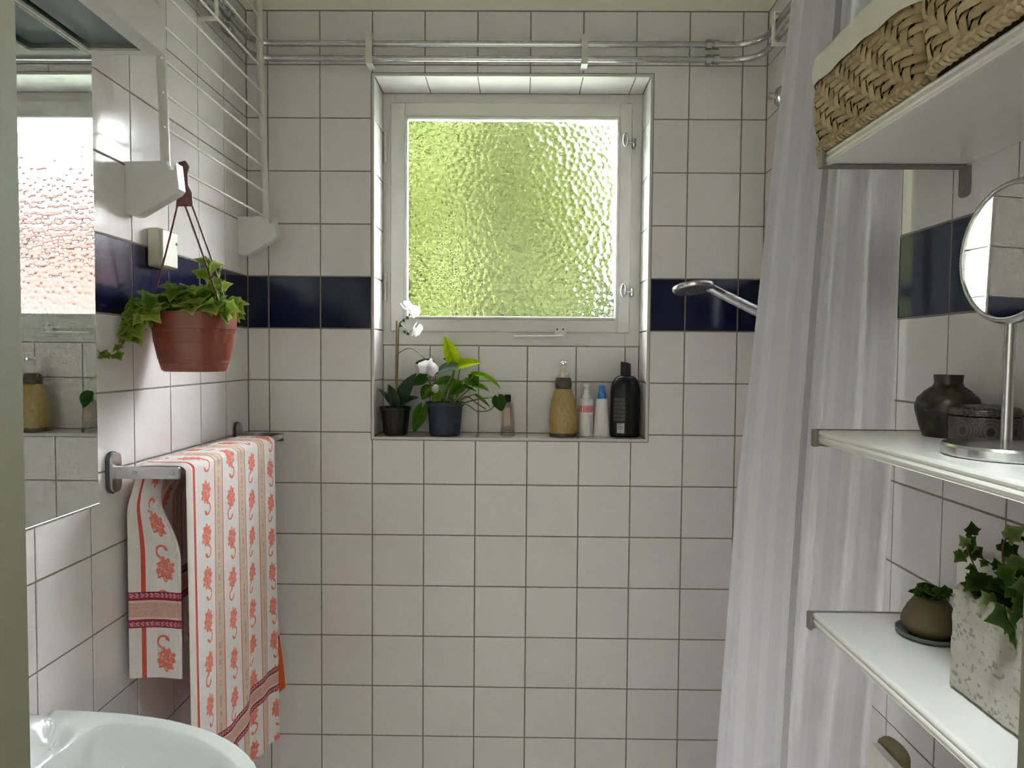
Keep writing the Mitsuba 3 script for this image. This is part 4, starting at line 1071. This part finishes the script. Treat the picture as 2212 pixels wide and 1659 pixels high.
for k in range(7):
    x = 1.085 + .026 * k
    a = np.linspace(0, 2 * PI, 17)
    put(cu + '__ring', tube([(x, -.775 + .017 * math.cos(t), 2.160 + .022 * math.sin(t)) for t in a], .0016, 6), 'white_plastic', smooth=True)

# ------------------------------------------------------------------ wall shelves
SXF, SYE = 1.052, -.906                    # front edge, far end
def shelf(which, z):                        # z = top of the board
    s = thing('wall_shelf', f'{which} of the three white wall shelves on the right', 'shelf', 'white wall shelves on the right')
    b = z - .021
    prof_ = [(SXF + .006, b), (XR - .001, b), (XR - .001, z), (SXF + .006, z)] + [(SXF + .0045, z - .0004), (SXF + .001, z - .002), (SXF, z - .0045), (SXF + .0005, z - .0068), (SXF + .0028, z - .0080),
             (SXF + .0028, z - .0092), (SXF + .0004, z - .0104), (SXF - .0006, z - .0132), (SXF + .0004, z - .0160), (SXF + .0028, z - .0172), (SXF + .0030, z - .0184), (SXF + .0012, b + .0008)]
    put(s + '__board', extrude_y(prof_, -1.47, SYE - .0025), 'shelf_white', smooth=25)
    for y in (SYE, -1.46):
        br = put(s + '__bracket', cat([cbox(SXF - .006, XR - .001, y - .0025, y + .0035, b - .005, z + .0012, .0008), cbox(SXF - .007, SXF - .0018, y - .011, y + .0035, b - .005, z + .0012, .0008),
                                       cbox(SXF + .01, XR - .003, y - .012, y + .0035, b - .0045, b - .0008, .0008)]), 'bracket_metal', label='grey-brown metal bracket')
        fl = [(y - .0035 if y > -1 else y - .024, 0)]
        pol = unary_union([sbox(y - .022, b - .050, y + .0035, b - .004).buffer(-.008).buffer(.008), sbox(y - .022, b - .03, y + .0035, b - .004)])
        em = trimesh.creation.extrude_polygon(pol, .0035, engine='earcut'); ev = np.asarray(em.vertices)
        put(br + '__flange', (np.c_[XR - .0005 - ev[:, 2], ev[:, 0], ev[:, 1]], np.asarray(em.faces)), 'bracket_metal')
        put(br + '__screw', tube([(XR - .004, y - .009, b - .037), (XR - .0055, y - .009, b - .037)], .0035, 12), 'brushed_steel')
    return s
ZTOP, ZMID, ZLOW = 1.7505, 1.3125, 1.0175
shelf('topmost', ZTOP); shelf('middle', ZMID); shelf('lowest', ZLOW)

# ------------------------------------------------------------------ woven baskets with cloth liners
def basket(label, y0, y1, seed, h=.103, out=0.):
    r_ = random.Random(seed)
    bk_ = thing('woven_basket', label, 'basket', 'woven baskets on the top shelf')
    x0, x1 = SXF - .004 - out, XR - .012
    cx, cy, hx, hy = (x0 + x1) / 2, (y0 + y1) / 2, (x1 - x0) / 2, (y1 - y0) / 2
    rc = .030
    z0 = ZTOP + .0115
    # rounded-rectangle loop
    segs = []
    for qx, qy, a0 in ((1, 1, 0), (-1, 1, PI / 2), (-1, -1, PI), (1, -1, 3 * PI / 2)):
        for a in np.linspace(a0, a0 + PI / 2, 14):
            segs.append((qx * (hx - rc) + rc * math.cos(a), qy * (hy - rc) + rc * math.sin(a)))
    segs = np.array(segs + segs[:1])
    s = np.r_[0, np.cumsum(np.linalg.norm(np.diff(segs, axis=0), axis=1))]
    per = s[-1]
    def at_(t, z, off):
        t = t % per
        p = V(np.interp(t, s, segs[:, 0]), np.interp(t, s, segs[:, 1]))
        q = V(np.interp((t + .003) % per, s, segs[:, 0]), np.interp((t + .003) % per, s, segs[:, 1])) - V(np.interp((t - .003) % per, s, segs[:, 0]), np.interp((t - .003) % per, s, segs[:, 1]))
        q = unit(q); nrm = V(q[1], -q[0])
        k = (z - z0) / h
        bulge = .010 * math.sin(PI * min(1, max(0, k)) * .8) - .006
        p = p + nrm * (off + bulge)
        return V(cx + p[0], cy + p[1], z)
    rowsn, colsn = 9, 2 * int(per / .0155 / 2)
    colsn -= colsn % 4
    dz, dt = h / rowsn, per / colsn
    A = .0034
    over = lambda i, j: (i + j) % 4 < 2            # two over, two under
    def ribbon(c, ups, wids, thick=.0018):
        v, n = [], len(c)
        tt = np.gradient(np.array(c), axis=0)
        for k in range(n):
            t = unit(tt[k]); nn = unit(ups[k] - t * (ups[k] @ t)); sdv = np.cross(t, nn)
            for q, hgt_ in ((-1, -.0012), (-.62, .0006), (0, .0012), (.62, .0006), (1, -.0012)):
                v.append(c[k] + sdv * q * wids / 2 + nn * hgt_)
        return np.array(v), grid_faces(n, 5)
    def nrm_at(t, z):
        return unit(at_(t, z, .01) - at_(t, z, 0))
    put(bk_ + '__core', place(cat([(lambda vv: (vv, grid_faces(2, 60)))(np.array([at_(t, zz, -.006) for zz in (z0 - .006, z0 + h) for t in np.linspace(0, per - 1e-6, 60)]))]), np.eye(4)), 'wicker_shade_and_bottom', smooth=True, label='dark backing sheet for the shade between the strands')  # dark sheet painted to read as shade in the weave gaps
    for i in range(rowsn):                          # horizontal strands
        zc = z0 + (i + .5) * dz
        c, u = [], []
        for k in range(colsn * 3 + 1):
            t = k / 3 * dt
            j = int(k / 3 - .001) if k else 0
            ph = (k / 3) % 1
            cur, nxt = over(i, round(k / 3 - .5)), None
            o = A * math.tanh(2.2 * math.sin((k / 3 + i - .5) * PI / 2 + PI / 4) * 1.0)
            zj = zc + .0008 * math.sin(t * 210 + i * 2 + seed)
            c.append(at_(t, zj, o)); u.append(nrm_at(t, zj))
        put(bk_ + '__strand', ribbon(c, u, dz * (.84 + .12 * r_.random())), r_.choice(['wicker_light', 'wicker_light', 'wicker_mid']), smooth=True)
    for j in range(colsn):                          # upright strands
        t = (j + .5) * dt + r_.uniform(-.001, .001)
        c, u = [], []
        for k in range(rowsn * 3 + 1):
            z = z0 + k / 3 * dz
            o = -A * math.tanh(2.2 * math.sin((j + .5 + k / 3 - 1.0) * PI / 2 + PI / 4))
            c.append(at_(t, z, o)); u.append(nrm_at(t, z))
        put(bk_ + '__stake', ribbon(c, u, dt * (.66 + .14 * r_.random())), r_.choice(['wicker_mid', 'wicker_mid', 'wicker_light']), smooth=True)
    for ph in (0, 2 * PI / 3, 4 * PI / 3):          # plaited foot
        c = []
        n = int(per / .0035)
        for k in range(n + 1):
            t = k / n * per
            w = 2 * PI * round(per / .030)
            c.append(at_(t, z0 - .0035 + .0052 * math.sin(w * k / n + ph), .0015 + .0038 * math.sin(2 * w * k / n + 2 * ph)))
        put(bk_ + '__plait', tube(c, .0042, 6), r_.choice(['wicker_mid', 'wicker_light']), smooth=True, label='plaited bottom edge')
    # liner turned over the rim
    lv = []
    ts_ = np.linspace(0, per - 1e-6, 130)
    for off, z in ((.0075, h - .008), (.0100, h + .004), (.0105, h + .022), (.0085, h + .034), (.002, h + .040), (-.006, h + .036), (-.010, h + .01), (-.012, h - .05)):
        for t in ts_:
            sag = .0022 * math.sin(t * 15 + seed) + .0014 * math.sin(t * 37)
            lv.append(at_(t, z0 + z + (sag if z < h + .03 else sag * .4), off + .0012 * math.sin(t * 90 + z * 300)))
    put(bk_ + '__liner', (np.array(lv), grid_faces(8, 130)), 'liner_cloth', smooth=True, label='cream cloth liner folded over the rim')
    put(bk_ + '__bottom', plainbox(cx - hx + .012, cx + hx - .012, cy - hy + .012, cy + hy - .012, ZTOP + .0008, ZTOP + .006), 'wicker_shade_and_bottom')
basket('woven seagrass basket with cream liner at the window end of the top shelf', -1.166, -.868, 3)
basket('woven seagrass basket nearer the doorway on the top shelf', -1.490, -1.187, 8, h=.118, out=.008)

# ------------------------------------------------------------------ middle shelf
vs = thing('vase', 'squat dark glazed clay vase on the middle shelf', 'vase')
put(vs + '__body', lathe([(0, ZMID), (.031, ZMID), (.033, ZMID + .004), (.0375, ZMID + .018), (.0425, ZMID + .036), (.0435, ZMID + .045), (.0400, ZMID + .057), (.0300, ZMID + .068), (.0205, ZMID + .075), (.0185, ZMID + .080), (.0195, ZMID + .090), (.0195, ZMID + .0915), (.0170, ZMID + .0915), (.0155, ZMID + .08), (.02, ZMID + .06), (0, ZMID + .01)], 48, (1.211, -.985, 0)), 'clay_dark', smooth=50)
lj = thing('lidded_jar', 'round dark patterned lidded box beside the mirror foot', 'jar')
JC = (1.2135, -1.0635, 0)
jm, juv = lathe([(0, ZMID), (.038, ZMID), (.0405, ZMID + .003), (.0425, ZMID + .012), (.0425, ZMID + .036), (.0405, ZMID + .0385), (0, ZMID + .0385)], 64, JC, want_uv=True)
juv[:, 1] = (juv[:, 1] - ZMID) / .05
put(lj + '__body', jm, 'jar_pattern', smooth=True, uv=juv)
jm, juv = lathe([(0, ZMID + .0387), (.0425, ZMID + .0387), (.0432, ZMID + .0395), (.0430, ZMID + .046), (.0400, ZMID + .0495), (.02, ZMID + .0525), (0, ZMID + .053)], 64, JC, want_uv=True)
juv[:, 1] = (juv[:, 1] - ZMID) / .05 + .3
put(lj + '__lid', jm, 'jar_pattern', smooth=True, uv=juv)
sm = thing('stand_mirror', 'round chrome cosmetic mirror on a stand on the middle shelf', 'mirror')
MC = V(1.1515, -1.1985, 0)
put(sm + '__foot', lathe([(0, ZMID + .001), (.0645, ZMID + .001), (.0665, ZMID + .003), (.0665, ZMID + .012), (.0645, ZMID + .0150), (.045, ZMID + .017), (.010, ZMID + .020), (0, ZMID + .020)], 64, MC), 'chrome', smooth=30)
put(sm + '__foot_pad', lathe([(0, ZMID), (.063, ZMID), (.063, ZMID + .001), (0, ZMID + .001)], 48, MC), 'dark_rubber')
put(sm + '__stem', tube([MC + V(0, 0, ZMID + .02), MC + V(0, 0, 1.475)], .0060, 18), 'chrome', smooth=50)
mn = unit(V(-.998, -.0628, .018))
mc = MC + V(0, 0, 1.553)
Mm = basis(mc, unit(np.cross(Zv, mn)), np.cross(mn, unit(np.cross(Zv, mn))), mn)
RR = .0825
put(sm + '__rim', place(lathe([(RR - .006, .0075), (RR - .0045, .0085), (RR - .001, .0075), (RR + .0015, .003), (RR + .0015, -.003), (RR - .001, -.0075), (RR - .0045, -.0085), (RR - .006, -.0075), (RR - .006, .0075)], 96), Mm), 'chrome', smooth=50)
put(sm + '__glass', place(lathe([(RR - .0055, .0060), (0, .0060)], 96), Mm), 'vanity_mirror_face', label='reflecting face')
put(sm + '__back', place(lathe([(0, -.006), (RR - .0055, -.0060)], 96), Mm), 'chrome')

# ------------------------------------------------------------------ lowest shelf
pb = thing('stone_planter', 'square grey concrete planter with trailing ivy on the lowest shelf', 'potted plant')
px0, px1, py0, py1, ph = 1.117, 1.243, -1.290, -1.158, .131
outer_b = Manifold.hull_points(np.array(cbox(px0, px1, py0, py1, ZLOW, ZLOW + ph, .006)[0]))
inner_b = Manifold.hull_points(np.array(cbox(px0 + .013, px1 - .013, py0 + .013, py1 - .013, ZLOW + .03, ZLOW + ph + .05, .004)[0]))
bx_ = (outer_b - inner_b).refine_to_length(.004)
bv, bf = man(bx_)
nn_ = trimesh.Trimesh(bv, bf, process=False)
bv = bv + np.asarray(nn_.vertex_normals) * ((meshkit.fbm(bv * 55, 3) - .5) * .004 - np.clip(meshkit.noise(bv * 130, 5) - .78, 0, 1) * .010)[:, None]
bv[:, 2] = np.maximum(bv[:, 2], ZLOW)
put(pb + '__body', (bv, bf), 'concrete', smooth=35)
put(pb + '__soil', plainbox(px0 + .0125, px1 - .0125, py0 + .0125, py1 - .0125, ZLOW + .09, ZLOW + ph - .012), 'soil')
BC = V((px0 + px1) / 2, (py0 + py1) / 2, ZLOW + ph - .012)
for k in range(72):
    p = BC + V(rng.uniform(-.052, .055), rng.uniform(-.058, .055), rng.uniform(.0, .038))
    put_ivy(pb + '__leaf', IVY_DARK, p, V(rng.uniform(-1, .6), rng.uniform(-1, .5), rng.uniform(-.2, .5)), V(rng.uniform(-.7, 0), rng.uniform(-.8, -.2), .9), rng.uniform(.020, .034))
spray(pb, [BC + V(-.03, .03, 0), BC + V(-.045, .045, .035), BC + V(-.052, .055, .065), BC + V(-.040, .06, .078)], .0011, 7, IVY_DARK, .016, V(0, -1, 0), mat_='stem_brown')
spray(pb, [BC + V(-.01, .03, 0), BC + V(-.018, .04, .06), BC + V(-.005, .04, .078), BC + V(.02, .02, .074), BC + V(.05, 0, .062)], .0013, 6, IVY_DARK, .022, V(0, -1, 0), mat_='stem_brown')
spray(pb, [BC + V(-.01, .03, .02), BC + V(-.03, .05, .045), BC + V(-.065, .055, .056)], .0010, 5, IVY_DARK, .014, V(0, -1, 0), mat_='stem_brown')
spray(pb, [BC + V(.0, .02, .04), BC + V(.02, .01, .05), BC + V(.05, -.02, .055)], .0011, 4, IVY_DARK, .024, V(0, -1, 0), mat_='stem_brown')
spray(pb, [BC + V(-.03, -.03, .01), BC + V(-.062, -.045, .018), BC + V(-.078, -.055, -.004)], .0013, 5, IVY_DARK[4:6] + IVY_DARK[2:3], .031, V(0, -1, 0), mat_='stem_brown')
wc = thing('white_cup', 'white ceramic cylinder standing behind the concrete planter', 'cup')
put(wc + '__body', lathe([(0, ZLOW), (.027, ZLOW), (.0285, ZLOW + .003), (.0285, ZLOW + .140), (.0275, ZLOW + .1415), (.0255, ZLOW + .140), (.025, ZLOW + .02), (0, ZLOW + .018)], 48, (1.2185, -1.062, 0)), 'white_plastic', smooth=40)
eg = thing('egg_planter', 'small egg-shaped brown clay pot with a green sprig on a dark saucer', 'potted plant')
EC = (1.1865, -1.0, 0)
put(eg + '__pot', lathe([(0, ZLOW + .004), (.027, ZLOW + .004), (.036, ZLOW + .013), (.0385, ZLOW + .022), (.0365, ZLOW + .031), (.0310, ZLOW + .043), (.0225, ZLOW + .056), (.0185, ZLOW + .060), (.0165, ZLOW + .060), (.02, ZLOW + .05), (0, ZLOW + .045)], 44, EC), 'egg_clay', smooth=50)
sc_ = put(eg + '__saucer', lathe([(0, ZLOW), (.036, ZLOW), (.044, ZLOW + .004), (.0455, ZLOW + .0095), (.0435, ZLOW + .0095), (.041, ZLOW + .005), (.034, ZLOW + .0035), (0, ZLOW + .0035)], 48, EC), 'saucer_rim', smooth=50)
for k in range(13):
    a = k * 2.4
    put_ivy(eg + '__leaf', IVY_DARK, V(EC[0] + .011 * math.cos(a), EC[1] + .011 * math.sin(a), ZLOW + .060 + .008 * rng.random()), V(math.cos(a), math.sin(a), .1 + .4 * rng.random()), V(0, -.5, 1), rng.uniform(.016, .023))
kb = thing('robe_hook', 'small grey round hook on the right wall behind the egg pot', 'hook')
put(kb + '__head', ball((1.254, -.893, 1.049), .0105, (.8, 1, 1), 3), 'grey_ceramic', smooth=True)
put(kb + '__post', tube([(XR, -.893, 1.049), (1.256, -.893, 1.049)], .005, 12), 'grey_ceramic', smooth=True)

# ------------------------------------------------------------------ bin under the lowest shelf
bn = thing('laundry_bin', 'slim white bin with a tan rounded handle under the lowest shelf', 'bin')
fp = sbox(-1.44, .02, -.944, .832).buffer(0)
cor = unary_union([sbox(-1.44, .02, -.944, .812), sbox(-1.44, .02, -.962, .832), sbox(-.964, .81, -.944, .832).intersection(Polygon([(-.962 + .018 * math.cos(t), .814 + .018 * math.sin(t)) for t in np.linspace(0, 2 * PI, 33)]))])
em = trimesh.creation.extrude_polygon(cor, .012, engine='earcut'); ev = np.asarray(em.vertices)
put(bn + '__front', (np.c_[1.128 + ev[:, 2], ev[:, 0], ev[:, 1]], np.asarray(em.faces)), 'white_plastic')
put(bn + '__body', cat([plainbox(1.140, 1.262, -.953, -.945, .02, .700), plainbox(1.140, 1.262, -1.44, -1.432, .02, .700), plainbox(1.254, 1.262, -1.432, -.953, .02, .700), plainbox(1.140, 1.254, -1.432, -.953, .0, .028)]), 'white_plastic')
put(bn + '__handle', tube(curve([(1.154, -.948, .822), (1.156, -.955, .8275), (1.158, -.972, .8285), (1.158, -.986, .826), (1.156, -.991, .815)], 6), .0125, 16), 'roll_tan', smooth=60, label='tan rounded handle')
